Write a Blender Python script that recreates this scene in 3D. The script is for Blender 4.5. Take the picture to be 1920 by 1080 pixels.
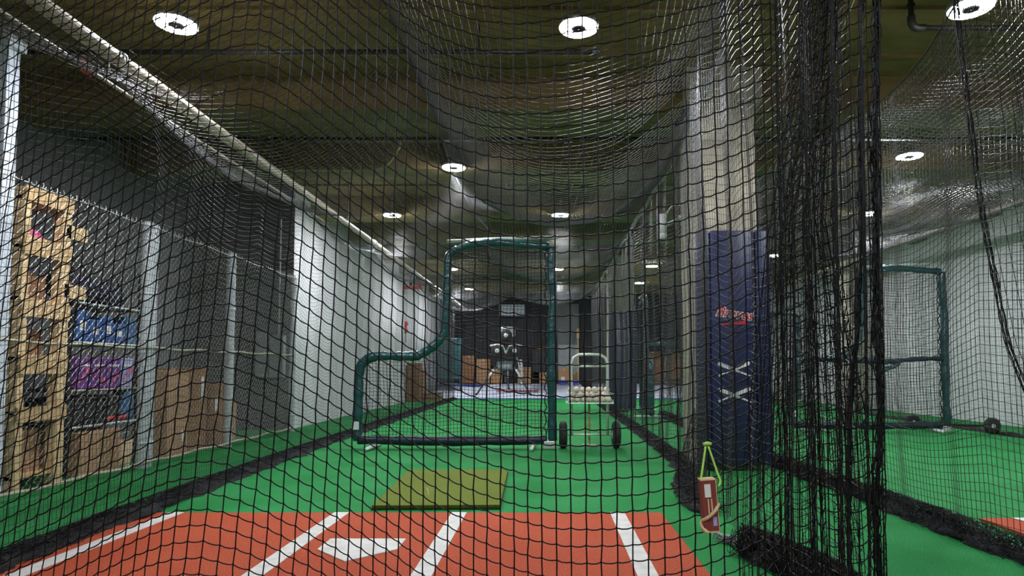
import bpy, bmesh, math, random
import numpy as np
from mathutils import Vector, Matrix

for o in list(bpy.data.objects):
    bpy.data.objects.remove(o)
S = bpy.context.scene
C = S.collection
PI = math.pi
random.seed(7)
RNG = np.random.default_rng(11)

# ------------------------------------------------------------------ camera, world, exposure
cam_d = bpy.data.cameras.new('camera')
cam = bpy.data.objects.new('camera', cam_d)
C.objects.link(cam)
cam.location = (0, 0, 1.0)
cam.rotation_euler = (math.radians(93.0), 0, 0)
cam_d.sensor_width = 36.0
cam_d.lens = 1200 / 1920 * 36.0
cam_d.shift_x = -65 / 1920
cam_d.shift_y = 87 / 1920
cam_d.clip_start = 0.05
cam_d.clip_end = 200
S.camera = cam

W = bpy.data.worlds.new('world')
S.world = W
W.use_nodes = True
W.node_tree.nodes['Background'].inputs[0].default_value = (0.5, 0.55, 0.6, 1)
W.node_tree.nodes['Background'].inputs[1].default_value = 0.05
LAMP_STRENGTH = 95.0

S.view_settings.view_transform = 'Standard'
S.view_settings.look = 'None'
S.view_settings.exposure = 2.4
S.view_settings.gamma = 1.0
S.view_settings.use_curve_mapping = False

# ------------------------------------------------------------------ materials
M = {}


def mat(key, col, rough=0.6, metal=0.0, col2=None, scale=8.0, detail=4.0, bump=0.0, bscale=None, spec=0.5,
        emit=None, estr=0.0, stretch=None, alpha=None, lo=0.35, hi=0.65):
    m = bpy.data.materials.new(key)
    m.use_nodes = True
    nt = m.node_tree
    b = nt.nodes['Principled BSDF']
    b.inputs['Base Color'].default_value = (*col, 1)
    b.inputs['Roughness'].default_value = rough
    b.inputs['Metallic'].default_value = metal
    b.inputs['Specular IOR Level'].default_value = spec
    co = None
    if col2 is not None or bump > 0:
        tc = nt.nodes.new('ShaderNodeTexCoord')
        mp = nt.nodes.new('ShaderNodeMapping')
        nt.links.new(tc.outputs['Object'], mp.inputs['Vector'])
        if stretch:
            mp.inputs['Scale'].default_value = stretch
        co = mp.outputs['Vector']
    if col2 is not None:
        n = nt.nodes.new('ShaderNodeTexNoise')
        n.inputs['Scale'].default_value = scale
        n.inputs['Detail'].default_value = detail
        nt.links.new(co, n.inputs['Vector'])
        r = nt.nodes.new('ShaderNodeValToRGB')
        r.color_ramp.elements[0].position = lo
        r.color_ramp.elements[1].position = hi
        r.color_ramp.elements[0].color = (*col, 1)
        r.color_ramp.elements[1].color = (*col2, 1)
        nt.links.new(n.outputs['Fac'], r.inputs['Fac'])
        nt.links.new(r.outputs['Color'], b.inputs['Base Color'])
    if bump > 0:
        n2 = nt.nodes.new('ShaderNodeTexNoise')
        n2.inputs['Scale'].default_value = bscale or scale
        n2.inputs['Detail'].default_value = 3
        nt.links.new(co, n2.inputs['Vector'])
        bp = nt.nodes.new('ShaderNodeBump')
        bp.inputs['Strength'].default_value = bump
        bp.inputs['Distance'].default_value = 0.02
        nt.links.new(n2.outputs['Fac'], bp.inputs['Height'])
        nt.links.new(bp.outputs['Normal'], b.inputs['Normal'])
    if emit:
        b.inputs['Emission Color'].default_value = (*emit, 1)
        b.inputs['Emission Strength'].default_value = estr
    M[key] = m
    return m


def turf_mat(key, c1, c2, c3, fine=260.0):
    """two noise scales: soft brushed patches and fine fibre speckle"""
    m = mat(key, c1, 0.75, col2=c2, scale=1.6, detail=5, bump=0.55, bscale=fine, spec=0.25)
    nt = m.node_tree
    b = nt.nodes['Principled BSDF']
    tc = nt.nodes.new('ShaderNodeTexCoord')
    n = nt.nodes.new('ShaderNodeTexNoise')
    n.inputs['Scale'].default_value = fine * 0.6
    n.inputs['Detail'].default_value = 2
    nt.links.new(tc.outputs['Object'], n.inputs['Vector'])
    r = nt.nodes.new('ShaderNodeValToRGB')
    r.color_ramp.elements[0].position = 0.38
    r.color_ramp.elements[1].position = 0.62
    nt.links.new(n.outputs['Fac'], r.inputs['Fac'])
    mx = nt.nodes.new('ShaderNodeMix')
    mx.data_type = 'RGBA'
    old = b.inputs['Base Color'].links[0].from_socket
    nt.links.new(r.outputs['Color'], mx.inputs['Factor'])
    mx.inputs['A'].default_value = (*c3, 1)
    nt.links.new(old, mx.inputs['B'])
    nt.links.new(mx.outputs['Result'], b.inputs['Base Color'])
    return m


turf_mat('turf', (0.012, 0.29, 0.060), (0.045, 0.42, 0.120), (0.004, 0.15, 0.028))
turf_mat('clay', (0.56, 0.092, 0.032), (0.64, 0.125, 0.050), (0.38, 0.055, 0.020), 220)
turf_mat('olive', (0.16, 0.20, 0.012), (0.19, 0.24, 0.02), (0.10, 0.14, 0.008), 260)
mat('mat_edge', (0.03, 0.035, 0.01), 0.8, col2=(0.05, 0.05, 0.015), scale=30)
mat('line_white', (0.72, 0.71, 0.68), 0.7, col2=(0.60, 0.58, 0.55), scale=14, bump=0.3, bscale=250)
mat('net', (0.003, 0.003, 0.004), 0.6, col2=(0.008, 0.008, 0.010), scale=40, spec=0.22)  # black twine; base darkened so the front curtain reads as unlit
mat('net_side_lit', (0.024, 0.024, 0.026), 0.36, col2=(0.05, 0.05, 0.053), scale=30, spec=0.8)  # same black twine, lamplight on the side threads put into a raised base
mat('net_roof_lit', (0.032, 0.032, 0.034), 0.45, col2=(0.062, 0.062, 0.066), scale=30, spec=0.6)  # lighter copy of the side twine; glow of lamps overhead painted into its colour
mat('rope_black', (0.006, 0.006, 0.009), 0.5, col2=(0.014, 0.014, 0.02), scale=60, spec=0.6)
mat('net_core', (0.005, 0.005, 0.006), 0.9, col2=(0.02, 0.02, 0.022), scale=60, bump=0.9, bscale=90)
mat('hem', (0.22, 0.22, 0.24), 0.4, col2=(0.45, 0.44, 0.44), scale=50, spec=0.7)
mat('pole', (0.52, 0.46, 0.36), 0.5, col2=(0.40, 0.34, 0.25), scale=4, stretch=(6, 0.6, 6), bump=0.1)
mat('galv', (0.50, 0.55, 0.58), 0.42, 0.35, col2=(0.62, 0.67, 0.70), scale=9, bump=0.06)
mat('chain', (0.42, 0.42, 0.41), 0.5, 0.7, col2=(0.55, 0.54, 0.52), scale=20)
mat('wire_beige', (0.48, 0.46, 0.36), 0.6, col2=(0.35, 0.33, 0.25), scale=40)
mat('concrete', (0.42, 0.38, 0.29), 0.85, col2=(0.52, 0.48, 0.38), scale=6, bump=0.35, bscale=30)
mat('ceil', (0.160, 0.112, 0.040), 0.9, col2=(0.240, 0.175, 0.068), scale=2.2, detail=8, bump=0.3, bscale=14, stretch=(1, 2.5, 1))
mat('beamc', (0.170, 0.122, 0.044), 0.9, col2=(0.250, 0.186, 0.074), scale=2.6, detail=8, bump=0.3, bscale=18, stretch=(0.8, 2, 2))
mat('wall_white', (0.70, 0.71, 0.73), 0.75, col2=(0.75, 0.76, 0.77), scale=1.2, bump=0.08, bscale=40)
mat('wall_gray', (0.115, 0.115, 0.120), 0.8, col2=(0.14, 0.14, 0.145), scale=1.5, bump=0.1, bscale=30)
mat('wall_dark', (0.030, 0.030, 0.035), 0.9, col2=(0.045, 0.045, 0.05), scale=2.5, stretch=(6, 1, 0.3), bump=0.2, bscale=8)
mat('navy_pad', (0.012, 0.018, 0.075), 0.42, col2=(0.018, 0.027, 0.10), scale=5, bump=0.08, bscale=9)
mat('teal', (0.007, 0.046, 0.056), 0.30, col2=(0.013, 0.078, 0.088), scale=7, bump=0.8, bscale=11, spec=0.8)
mat('teal_dark', (0.008, 0.018, 0.028), 0.4, col2=(0.014, 0.03, 0.045), scale=9, bump=0.5, bscale=18)
mat('silver', (0.62, 0.66, 0.63), 0.35, 0.35, col2=(0.74, 0.78, 0.74), scale=10)
mat('rubber', (0.012, 0.012, 0.013), 0.7, col2=(0.03, 0.03, 0.03), scale=30, bump=0.3, bscale=60)
mat('ball', (0.72, 0.66, 0.54), 0.6, col2=(0.55, 0.45, 0.33), scale=14, lo=0.45, hi=0.75)
mat('seam_red', (0.45, 0.03, 0.03), 0.6)
mat('cardboard', (0.36, 0.20, 0.10), 0.85, col2=(0.42, 0.24, 0.125), scale=3, stretch=(1, 1, 8), bump=0.1)
mat('cardboard_dark', (0.22, 0.105, 0.045), 0.85, col2=(0.28, 0.14, 0.065), scale=3, stretch=(1, 1, 6), bump=0.1)
mat('tape', (0.50, 0.36, 0.20), 0.3, col2=(0.56, 0.42, 0.25), scale=20)
mat('wood', (0.60, 0.40, 0.19), 0.7, col2=(0.72, 0.52, 0.28), scale=5, stretch=(8, 8, 0.7), bump=0.15)
mat('wood_board', (0.62, 0.42, 0.20), 0.7, col2=(0.50, 0.31, 0.14), scale=5, stretch=(8, 0.7, 8), bump=0.15)
mat('steel_white', (0.62, 0.68, 0.76), 0.5, col2=(0.55, 0.61, 0.70), scale=6)
mat('black_plastic', (0.014, 0.014, 0.017), 0.45, col2=(0.028, 0.028, 0.034), scale=10)
mat('navy_cloth', (0.012, 0.014, 0.035), 0.85, col2=(0.03, 0.035, 0.07), scale=9, bump=0.6, bscale=14)
mat('blue_box', (0.018, 0.075, 0.27), 0.55, col2=(0.03, 0.11, 0.36), scale=6, bump=0.2)
mat('blue_bag', (0.025, 0.10, 0.25), 0.6, col2=(0.05, 0.17, 0.34), scale=8, bump=0.6, bscale=10)
mat('purple', (0.10, 0.03, 0.22), 0.5, col2=(0.22, 0.05, 0.30), scale=10)
mat('pink', (0.55, 0.06, 0.18), 0.5, col2=(0.65, 0.14, 0.25), scale=10)
mat('lilac', (0.30, 0.30, 0.62), 0.5, col2=(0.42, 0.42, 0.72), scale=10)
mat('paper', (0.74, 0.74, 0.74), 0.7, col2=(0.66, 0.66, 0.68), scale=12)
mat('red', (0.52, 0.025, 0.03), 0.5, col2=(0.60, 0.05, 0.05), scale=8)
mat('red_bat', (0.52, 0.02, 0.045), 0.5, col2=(0.6, 0.03, 0.06), scale=8)
mat('white_print', (0.78, 0.78, 0.78), 0.5, col2=(0.72, 0.72, 0.74), scale=8)
mat('lime', (0.40, 0.78, 0.12), 0.55, col2=(0.48, 0.86, 0.18), scale=60)
mat('brick_red', (0.17, 0.032, 0.025), 0.6, col2=(0.22, 0.045, 0.035), scale=24, stretch=(2, 2, 0.3))
mat('tan_strap', (0.58, 0.42, 0.24), 0.75, col2=(0.66, 0.50, 0.31), scale=50, bump=0.2)
mat('tarp', (0.66, 0.68, 0.76), 0.5, col2=(0.52, 0.58, 0.74), scale=1.4, bump=0.3, bscale=4)
mat('tarp_blue', (0.05, 0.08, 0.36), 0.5, col2=(0.07, 0.11, 0.44), scale=3)
mat('machine', (0.035, 0.04, 0.045), 0.4, 0.3, col2=(0.09, 0.10, 0.10), scale=12)
mat('machine_green', (0.05, 0.085, 0.08), 0.45, 0.2, col2=(0.09, 0.13, 0.12), scale=12)
mat('lamp_case', (0.35, 0.35, 0.36), 0.4, 0.6, col2=(0.42, 0.42, 0.42), scale=10)
mat('lamp_core', (0.02, 0.02, 0.022), 0.6, 0.0, col2=(0.03, 0.03, 0.032), scale=10, spec=0.1)
mat('lamp_glow', (1, 1, 1), 0.5, emit=(0.93, 0.96, 1.0), estr=LAMP_STRENGTH)
mat('pipe_black', (0.012, 0.011, 0.010), 0.5, col2=(0.022, 0.02, 0.018), scale=9)
mat('conduit', (0.30, 0.28, 0.11), 0.5, col2=(0.36, 0.34, 0.15), scale=9)
mat('panel_gray', (0.26, 0.28, 0.29), 0.5, 0.2, col2=(0.31, 0.33, 0.34), scale=5)
mat('door_gray', (0.14, 0.14, 0.145), 0.6, col2=(0.17, 0.17, 0.175), scale=3)
mat('white_plastic', (0.76, 0.77, 0.78), 0.4, col2=(0.7, 0.71, 0.72), scale=8)

# ------------------------------------------------------------------ helpers


def tag(o, label=None, cat=None, group=None, kind=None):
    if label:
        o['label'] = label
    if cat:
        o['category'] = cat
    if group:
        o['group'] = group
    if kind:
        o['kind'] = kind
    return o


def empty(name, label, cat, loc=(0, 0, 0), rz=0.0, group=None):
    o = bpy.data.objects.new(name, None)
    o.empty_display_size = 0.1
    C.objects.link(o)
    o.location = loc
    o.rotation_euler = (0, 0, rz)
    return tag(o, label, cat, group)


class MB:
    """collects shapes in world / local coordinates, builds one mesh object"""

    def __init__(self):
        self.v = []
        self.f = []

    def add(self, vs, fs):
        n = len(self.v)
        self.v.extend([tuple(p) for p in vs])
        self.f.extend([tuple(i + n for i in f) for f in fs])
        return self

    def box(self, x0, x1, y0, y1, z0, z1, bev=0.0):
        if bev <= 0:
            vs = [(x, y, z) for z in (z0, z1) for y in (y0, y1) for x in (x0, x1)]
            fs = [(0, 2, 3, 1), (4, 5, 7, 6), (0, 1, 5, 4), (2, 6, 7, 3), (0, 4, 6, 2), (1, 3, 7, 5)]
            return self.add(vs, fs)
        bm = bmesh.new()
        bmesh.ops.create_cube(bm, size=1)
        for v in bm.verts:
            v.co = Vector(((x0 + x1) / 2 + v.co.x * (x1 - x0), (y0 + y1) / 2 + v.co.y * (y1 - y0), (z0 + z1) / 2 + v.co.z * (z1 - z0)))
        bmesh.ops.bevel(bm, geom=bm.edges[:], offset=bev, segments=2, affect='EDGES', profile=0.5)
        bm.verts.index_update()
        vs = [v.co[:] for v in bm.verts]
        fs = [[v.index for v in f.verts] for f in bm.faces]
        bm.free()
        return self.add(vs, fs)

    def tube(self, pts, r, k=8, cap=True, rf=None):
        pts = [Vector(p) for p in pts]
        n = len(pts)
        t0 = (pts[1] - pts[0]).normalized()
        up = Vector((0, 0, 1)) if abs(t0.z) < 0.9 else Vector((1, 0, 0))
        a = t0.cross(up).normalized()
        vs, fs = [], []
        for i, p in enumerate(pts):
            t = (pts[min(i + 1, n - 1)] - pts[max(i - 1, 0)]).normalized()
            a = (a - t * a.dot(t)).normalized()
            b = t.cross(a)
            rr = rf(i / (n - 1)) if rf else r
            for j in range(k):
                q = 2 * PI * j / k
                vs.append(p + (a * math.cos(q) + b * math.sin(q)) * rr)
        for i in range(n - 1):
            for j in range(k):
                fs.append((i * k + j, i * k + (j + 1) % k, (i + 1) * k + (j + 1) % k, (i + 1) * k + j))
        if cap:
            fs.append(tuple(range(k))[::-1])
            fs.append(tuple((n - 1) * k + j for j in range(k)))
        return self.add(vs, fs)

    def lathe(self, prof, c=(0, 0, 0), k=24, axis='z'):
        vs, fs = [], []
        for (r, h) in prof:
            for j in range(k):
                q = 2 * PI * j / k
                x, y, z = r * math.cos(q), r * math.sin(q), h
                if axis == 'x':
                    x, y, z = z, x, y
                elif axis == 'y':
                    x, y, z = x, z, y
                vs.append((c[0] + x, c[1] + y, c[2] + z))
        for i in range(len(prof) - 1):
            for j in range(k):
                fs.append((i * k + j, i * k + (j + 1) % k, (i + 1) * k + (j + 1) % k, (i + 1) * k + j))
        return self.add(vs, fs)

    def ball(self, c, r, u=12, v=8, sc=(1, 1, 1)):
        prof = [(max(1e-4, r * math.sin(PI * i / v)), -r * math.cos(PI * i / v)) for i in range(v + 1)]
        vs, fs = [], []
        for (rr, h) in prof:
            for j in range(u):
                q = 2 * PI * j / u
                vs.append((c[0] + rr * math.cos(q) * sc[0], c[1] + rr * math.sin(q) * sc[1], c[2] + h * sc[2]))
        for i in range(v):
            for j in range(u):
                fs.append((i * u + j, i * u + (j + 1) % u, (i + 1) * u + (j + 1) % u, (i + 1) * u + j))
        return self.add(vs, fs)

    def prism(self, poly, z0, z1):
        n = len(poly)
        vs = [(x, y, z0) for x, y in poly] + [(x, y, z1) for x, y in poly]
        fs = [tuple(range(n))[::-1], tuple(range(n, 2 * n))]
        for i in range(n):
            j = (i + 1) % n
            fs.append((i, j, n + j, n + i))
        return self.add(vs, fs)

    def build(self, name, m, parent=None, smooth=False, label=None):
        me = bpy.data.meshes.new(name)
        me.from_pydata(self.v, [], self.f)
        bm = bmesh.new()
        bm.from_mesh(me)
        bmesh.ops.recalc_face_normals(bm, faces=bm.faces[:])
        bm.to_mesh(me)
        bm.free()
        me.materials.append(M[m])
        if smooth:
            me.polygons.foreach_set('use_smooth', [True] * len(me.polygons))
            if smooth == 'auto':
                try:
                    me.set_sharp_from_angle(angle=math.radians(38))
                except Exception:
                    pass
        o = bpy.data.objects.new(name, me)
        C.objects.link(o)
        if parent:
            o.parent = parent
        if label:
            o['label'] = label
        return o


def local(o, parent_loc):
    o.location = o.location - Vector(parent_loc)
    return o


def copy_tree(o, parent=None):
    c = o.copy()
    C.objects.link(c)
    c.parent = parent
    for ch in list(o.children):
        copy_tree(ch, c)
    return c


def spline(pts, n=8, closed=False):
    """Catmull-Rom through pts"""
    P = [np.array(p, float) for p in pts]
    if not closed:
        P = [2 * P[0] - P[1]] + P + [2 * P[-1] - P[-2]]
    else:
        P = [P[-1]] + P + [P[0], P[1]]
    out = []
    for i in range(1, len(P) - 2):
        a, b, c, d = P[i - 1], P[i], P[i + 1], P[i + 2]
        for s in range(n):
            t = s / n
            out.append(0.5 * ((2 * b) + (c - a) * t + (2 * a - 5 * b + 4 * c - d) * t * t + (3 * b - a - 3 * c + d) * t ** 3))
    out.append(P[-2])
    return out


# ---- netting (numpy, real threads)
def np_tubes(lines, r, k, ref):
    lines = np.asarray(lines, float)
    L, N, _ = lines.shape
    t = np.gradient(lines, axis=1)
    t /= np.linalg.norm(t, axis=2, keepdims=True) + 1e-12
    n1 = np.cross(t, np.broadcast_to(ref, t.shape))
    n1 /= np.linalg.norm(n1, axis=2, keepdims=True) + 1e-12
    n2 = np.cross(t, n1)
    a = np.arange(k) * 2 * PI / k
    ring = (n1[:, :, None, :] * np.cos(a)[None, None, :, None] + n2[:, :, None, :] * np.sin(a)[None, None, :, None]) * r
    V = (lines[:, :, None, :] + ring).reshape(-1, 3)
    idx = np.arange(L * N * k).reshape(L, N, k)
    A, B = idx[:, :-1, :], idx[:, 1:, :]
    F = np.stack([A, np.roll(A, -1, 2), np.roll(B, -1, 2), B], -1).reshape(-1, 4)
    return V, F


def np_mesh(name, VF, m, parent=None, smooth=True):
    V, F, off = [], [], 0
    for v, f in VF:
        V.append(v)
        F.append(f + off)
        off += len(v)
    V = np.concatenate(V)
    F = np.concatenate(F)
    me = bpy.data.meshes.new(name)
    me.vertices.add(len(V))
    me.vertices.foreach_set('co', V.astype(np.float32).ravel())
    me.loops.add(len(F) * 4)
    me.loops.foreach_set('vertex_index', F.astype(np.int32).ravel())
    me.polygons.add(len(F))
    me.polygons.foreach_set('loop_start', np.arange(0, len(F) * 4, 4, dtype=np.int32))
    me.polygons.foreach_set('use_smooth', np.full(len(F), smooth))
    me.update(calc_edges=True)
    me.materials.append(M[m])
    o = bpy.data.objects.new(name, me)
    C.objects.link(o)
    o.parent = parent
    return o


def knots(nodes, r):
    P = nodes.reshape(-1, 3)
    o = np.array([(1, 0, 0), (0, 1, 0), (-1, 0, 0), (0, -1, 0), (0, 0, 1), (0, 0, -1)], float) * r
    V = (P[:, None, :] + o[None]).reshape(-1, 3)
    b = np.arange(len(P))[:, None, None] * 6
    q = np.array([(0, 1, 4, 4), (1, 2, 4, 4), (2, 3, 4, 4), (3, 0, 4, 4), (1, 0, 5, 5), (2, 1, 5, 5), (3, 2, 5, 5), (0, 3, 5, 5)])
    # as quads need 4 distinct verts: merge into 4 bipyramid quads instead
    q = np.array([(0, 4, 1, 5), (1, 4, 2, 5), (2, 4, 3, 5), (3, 4, 0, 5)])
    return V, (b + q[None]).reshape(-1, 4)


def net_grid(nodes, r, ref, k=3, droop=0.0, mids=0, knot=0.0, rv=None):
    """nodes (rows, cols, 3): threads along rows and columns"""
    R_, C_, _ = nodes.shape
    if mids:
        a, b = nodes[:, :-1], nodes[:, 1:]
        seg = [a]
        for i in range(1, mids + 1):
            t = i / (mids + 1)
            p = a * (1 - t) + b * t
            p = p.copy()
            p[..., 2] -= droop * 4 * t * (1 - t)
            seg.append(p)
        st = np.stack(seg, 2).reshape(R_, -1, 3)
        rows = np.concatenate([st, nodes[:, -1:]], 1)
    else:
        rows = nodes
    out = [np_tubes(rows, r, k, ref), np_tubes(nodes.transpose(1, 0, 2), rv or r, k, ref)]
    if knot:
        out.append(knots(nodes, knot))
    return out


def resample(pts, step):
    pts = np.asarray(pts, float)
    d = np.linalg.norm(np.diff(pts, axis=0), axis=1)
    s = np.concatenate([[0], np.cumsum(d)])
    n = max(2, int(round(s[-1] / step)) + 1)
    q = np.linspace(0, s[-1], n)
    return np.stack([np.interp(q, s, pts[:, i]) for i in range(pts.shape[1])], 1)


def tangle(path, w, h, n, seed, r=0.0022, seglen=0.28, npt=9):
    """random loose twine heaped along a path on the floor"""
    g = np.random.default_rng(seed)
    path = resample(path, 0.03)
    L = len(path)
    lines = []
    for i in range(n):
        c = g.integers(0, L)
        span = g.uniform(0.4, 1.6) * seglen / 0.03
        ii = np.clip(c + np.linspace(-span / 2, span / 2, npt), 0, L - 1)
        base = np.stack([np.interp(ii, np.arange(L), path[:, q]) for q in range(3)], 1)
        ph = g.uniform(0, 2 * PI, 3)
        fr = g.uniform(1, 4.5, 3)
        tt = np.linspace(0, 1, npt)
        lat = np.clip(g.normal(0, 0.22) * w, -0.38 * w, 0.38 * w) + w * 0.14 * np.sin(fr[0] * 2 * PI * tt / 2 + ph[0])
        hh = h * np.maximum(0.02, (1 - (np.abs(lat) / (w * 0.75)) ** 1.5)) * (0.55 + 0.45 * np.sin(fr[1] * tt * 3 + ph[1]))
        along = 0.04 * np.sin(fr[2] * tt * 3 + ph[2])
        tg = path[min(L - 1, int(np.clip(c + 3, 0, L - 1)))] - path[max(0, c - 3)]
        tg = tg / (np.linalg.norm(tg) + 1e-9)
        nx = np.array([tg[1], -tg[0], 0])
        p = base + nx[None] * lat[:, None] + tg[None] * along[:, None]
        p[:, 2] = base[:, 2] + 0.004 + hh
        lines.append(p)
    return np_tubes(np.array(lines), r, 3, np.array([0.31, 0.17, 0.93]))


def core(path, w, h, seed, name, parent, m='net_core'):
    g = np.random.default_rng(seed)
    path = resample(path, 0.05)
    n, k = len(path), 9
    tg = np.gradient(path, axis=0)
    tg /= np.linalg.norm(tg, axis=1, keepdims=True)
    nx = np.stack([tg[:, 1], -tg[:, 0], np.zeros(n)], 1)
    mod = np.convolve(g.uniform(0.55, 1.45, n + 6), np.ones(5) / 5, 'same')[:n]
    V, F = [], []
    for j in range(k):
        a = PI * j / (k - 1)
        wob = 1 + 0.25 * np.convolve(g.normal(0, 1, n + 4), np.ones(3) / 3, 'same')[:n]
        p = path + nx * (w / 2 * math.cos(a) * mod * wob)[:, None]
        p[:, 2] += 0.002 + h * math.sin(a) * mod * wob
        V.append(p)
    V = np.stack(V, 1).reshape(-1, 3)
    idx = np.arange(n * k).reshape(n, k)
    F = np.stack([idx[:-1, :-1], idx[1:, :-1], idx[1:, 1:], idx[:-1, 1:]], -1).reshape(-1, 4)
    return np_mesh(name, [(V, F)], m, parent)


def text_mesh(name, body, size, m, parent, loc, rot, shear=0.0, ext=0.002, bold=0.0):
    cu = bpy.data.curves.new(name, 'FONT')
    cu.body = body
    cu.size = size
    cu.shear = shear
    cu.extrude = ext
    cu.offset = bold
    cu.align_x = 'CENTER'
    cu.align_y = 'CENTER'
    cu.resolution_u = 3
    t = bpy.data.objects.new('tmp', cu)
    C.objects.link(t)
    dg = bpy.context.evaluated_depsgraph_get()
    me = bpy.data.meshes.new_from_object(t.evaluated_get(dg))
    bpy.data.objects.remove(t)
    me.materials.clear()
    me.materials.append(M[m])
    o = bpy.data.objects.new(name, me)
    C.objects.link(o)
    o.parent = parent
    o.location = loc
    o.rotation_euler = rot
    return o


def struct(mb, name, m, label=None):
    o = mb.build(name, m)
    return tag(o, label, None, None, 'structure')


# ------------------------------------------------------------------ room shell
XL, XR, YB, YF = -5.75, 8.05, 25.0, -4.0     # alcove back wall, right wall, end wall, wall behind the camera
WL = -4.18                                   # face of the white wall on the left
ZS, ZB = 4.05, 3.70                          # slab soffit, beam soffit
struct(MB().box(XL - 0.1, XR + 0.1, YF - 0.1, YB + 0.1, -0.12, 0.0), 'floor', 'turf', 'green artificial turf floor')
ceil = struct(MB().box(XL - 0.1, XR + 0.1, YF - 0.1, YB + 0.1, ZS, ZS + 0.15), 'ceiling', 'ceil', 'dark olive concrete slab ceiling')
struct(MB().box(WL - 0.12, WL, 10.52, YB, 0, ZS), 'wall_left', 'wall_white', 'white painted wall on the left')
struct(MB().box(XL - 0.1, XL, YF, 10.5, 0, ZS), 'wall_alcove_back', 'wall_gray', 'grey wall behind the storage rack')
struct(MB().box(XL, WL - 0.001, 10.5, 10.62, 0, ZS), 'wall_alcove_end', 'wall_gray', 'dark grey wall at the end of the storage area')
struct(MB().box(WL, XR, YB, YB + 0.1, 0, ZS), 'wall_back', 'wall_dark', 'dark back wall')
struct(MB().box(XR, XR + 0.1, YF, YB, 0, ZS), 'wall_right', 'wall_white', 'white wall on the right')
struct(MB().box(XL, XR, YF - 0.1, YF, 0, ZS), 'wall_rear', 'wall_gray', 'grey wall')
by = [-2.6, -0.4, 1.8, 4.0, 6.55, 8.56, 11.2, 13.4, 15.85, 18.0, 20.3, 22.6]
bw = [0.5, 0.5, 0.5, 0.5, 0.53, 0.36, 0.55, 0.5, 0.6, 0.5, 0.5, 0.5]
for y, w in zip(by, bw):
    MB().box(XL, XR, y, y + w, ZB, ZS).build('beam', 'beamc', ceil)
# shallow plank joints across the slab between beams
for y in (5.25, 6.05, 7.75, 9.8, 10.5):
    MB().box(XL, XR, y, y + 0.05, ZS - 0.03, ZS).build('slab_rib', 'beamc', ceil)

# ------------------------------------------------------------------ lamps


def make_lamp():
    r = empty('high_bay_light', 'x', 'ceiling light')
    MB().lathe([(0.001, 0.10), (0.06, 0.10), (0.07, 0.05), (0.155, 0.035), (0.16, 0.004), (0.15, 0.0)], k=32).build('housing', 'lamp_case', r, True)
    MB().lathe([(0.15, 0.001), (0.148, -0.006), (0.060, -0.006), (0.058, 0.001)], k=40).build('light_ring', 'lamp_glow', r, False, 'glowing white ring')
    MB().lathe([(0.059, -0.001), (0.059, -0.010), (0.05, -0.014), (0.001, -0.015)], k=24).build('centre_cap', 'lamp_core', r, True)
    MB().tube([(0, 0, 0.1), (0, 0, 0.40)], 0.012).build('stem', 'lamp_case', r)
    return r


lamp = make_lamp()
LAMPS = [(-2.86, 4.81, 'high bay ring light near the left suspension pole'),
         (0.25, 4.86, 'high bay ring light above the sagging middle of the cage net'),
         (3.13, 4.59, 'high bay ring light at the top right corner beside the black pipe elbow'),
         (-1.23, 8.35, 'high bay ring light where the net seam meets the second beam'),
         (4.55, 7.90, 'high bay ring light seen through the ceiling net of the right lane'),
         (-2.69, 11.0, 'small distant ring light above the white left wall'),
         (0.24, 11.0, 'small distant ring light above the right end of the L-screen'),
         (5.55, 10.9, 'ring light partly behind the thick black net edge on the right'),
         (-2.55, 17.1, 'far ring light beside the upper post of the L-screen'),
         (0.29, 17.1, 'far ring light just right of the L-screen post'),
         (2.75, 16.6, 'far ring light left of the navy padded column'),
         (2.91, 19.9, 'farthest ring light, low above the turned teal screen'),
         (6.6, 5.0, 'ring light beyond the right edge of the view'),
         (-1.6, -0.8, 'ring light overhead behind the viewer on the left'),
         (1.7, -0.8, 'ring light overhead behind the viewer on the right'),
         (-2.6, 21.4, 'ring light at the far left end of the room'),
         (5.4, 15.0, 'ring light over the far end of the right lane')]
for i, (x, y, lab) in enumerate(LAMPS):
    o = lamp if i == 0 else copy_tree(lamp)
    o.location = (x, y, 3.65)
    tag(o, lab, 'ceiling light', 'ring shaped high bay lights')

# ------------------------------------------------------------------ columns and pads
c1 = empty('concrete_column', 'beige concrete column with navy pad strapped to its front', 'column', (1.8, 6.7, 0))
MB().box(-0.32, 0.32, -0.32, 0.30, 0, ZB, 0.02).build('shaft', 'concrete', c1)
MB().box(-0.38, 0.38, -0.36, 0.36, ZB, ZS).build('capital', 'concrete', c1)
MB().box(-0.335, -0.325, -0.28, -0.10, 0.05, 3.4).build('corner_strip', 'wire_beige', c1)
c2 = empty('concrete_column', 'grey far column behind the ball cart, dark pad on its lower part', 'column', (1.78, 15.5, 0))
MB().box(-0.30, 0.30, -0.3, 0.3, 0, ZB, 0.02).build('shaft', 'concrete', c2)
MB().box(-0.31, 0.33, -0.40, -0.305, 0.05, 2.35, 0.03).build('pad', 'navy_pad', c2)
c3 = empty('concrete_column', 'pale column standing against the white right wall', 'column', (7.45, 15.5, 0))
MB().box(-0.2, 0.22, -0.3, 0.3, 0, ZB, 0.02).build('shaft', 'concrete', c3)

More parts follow.
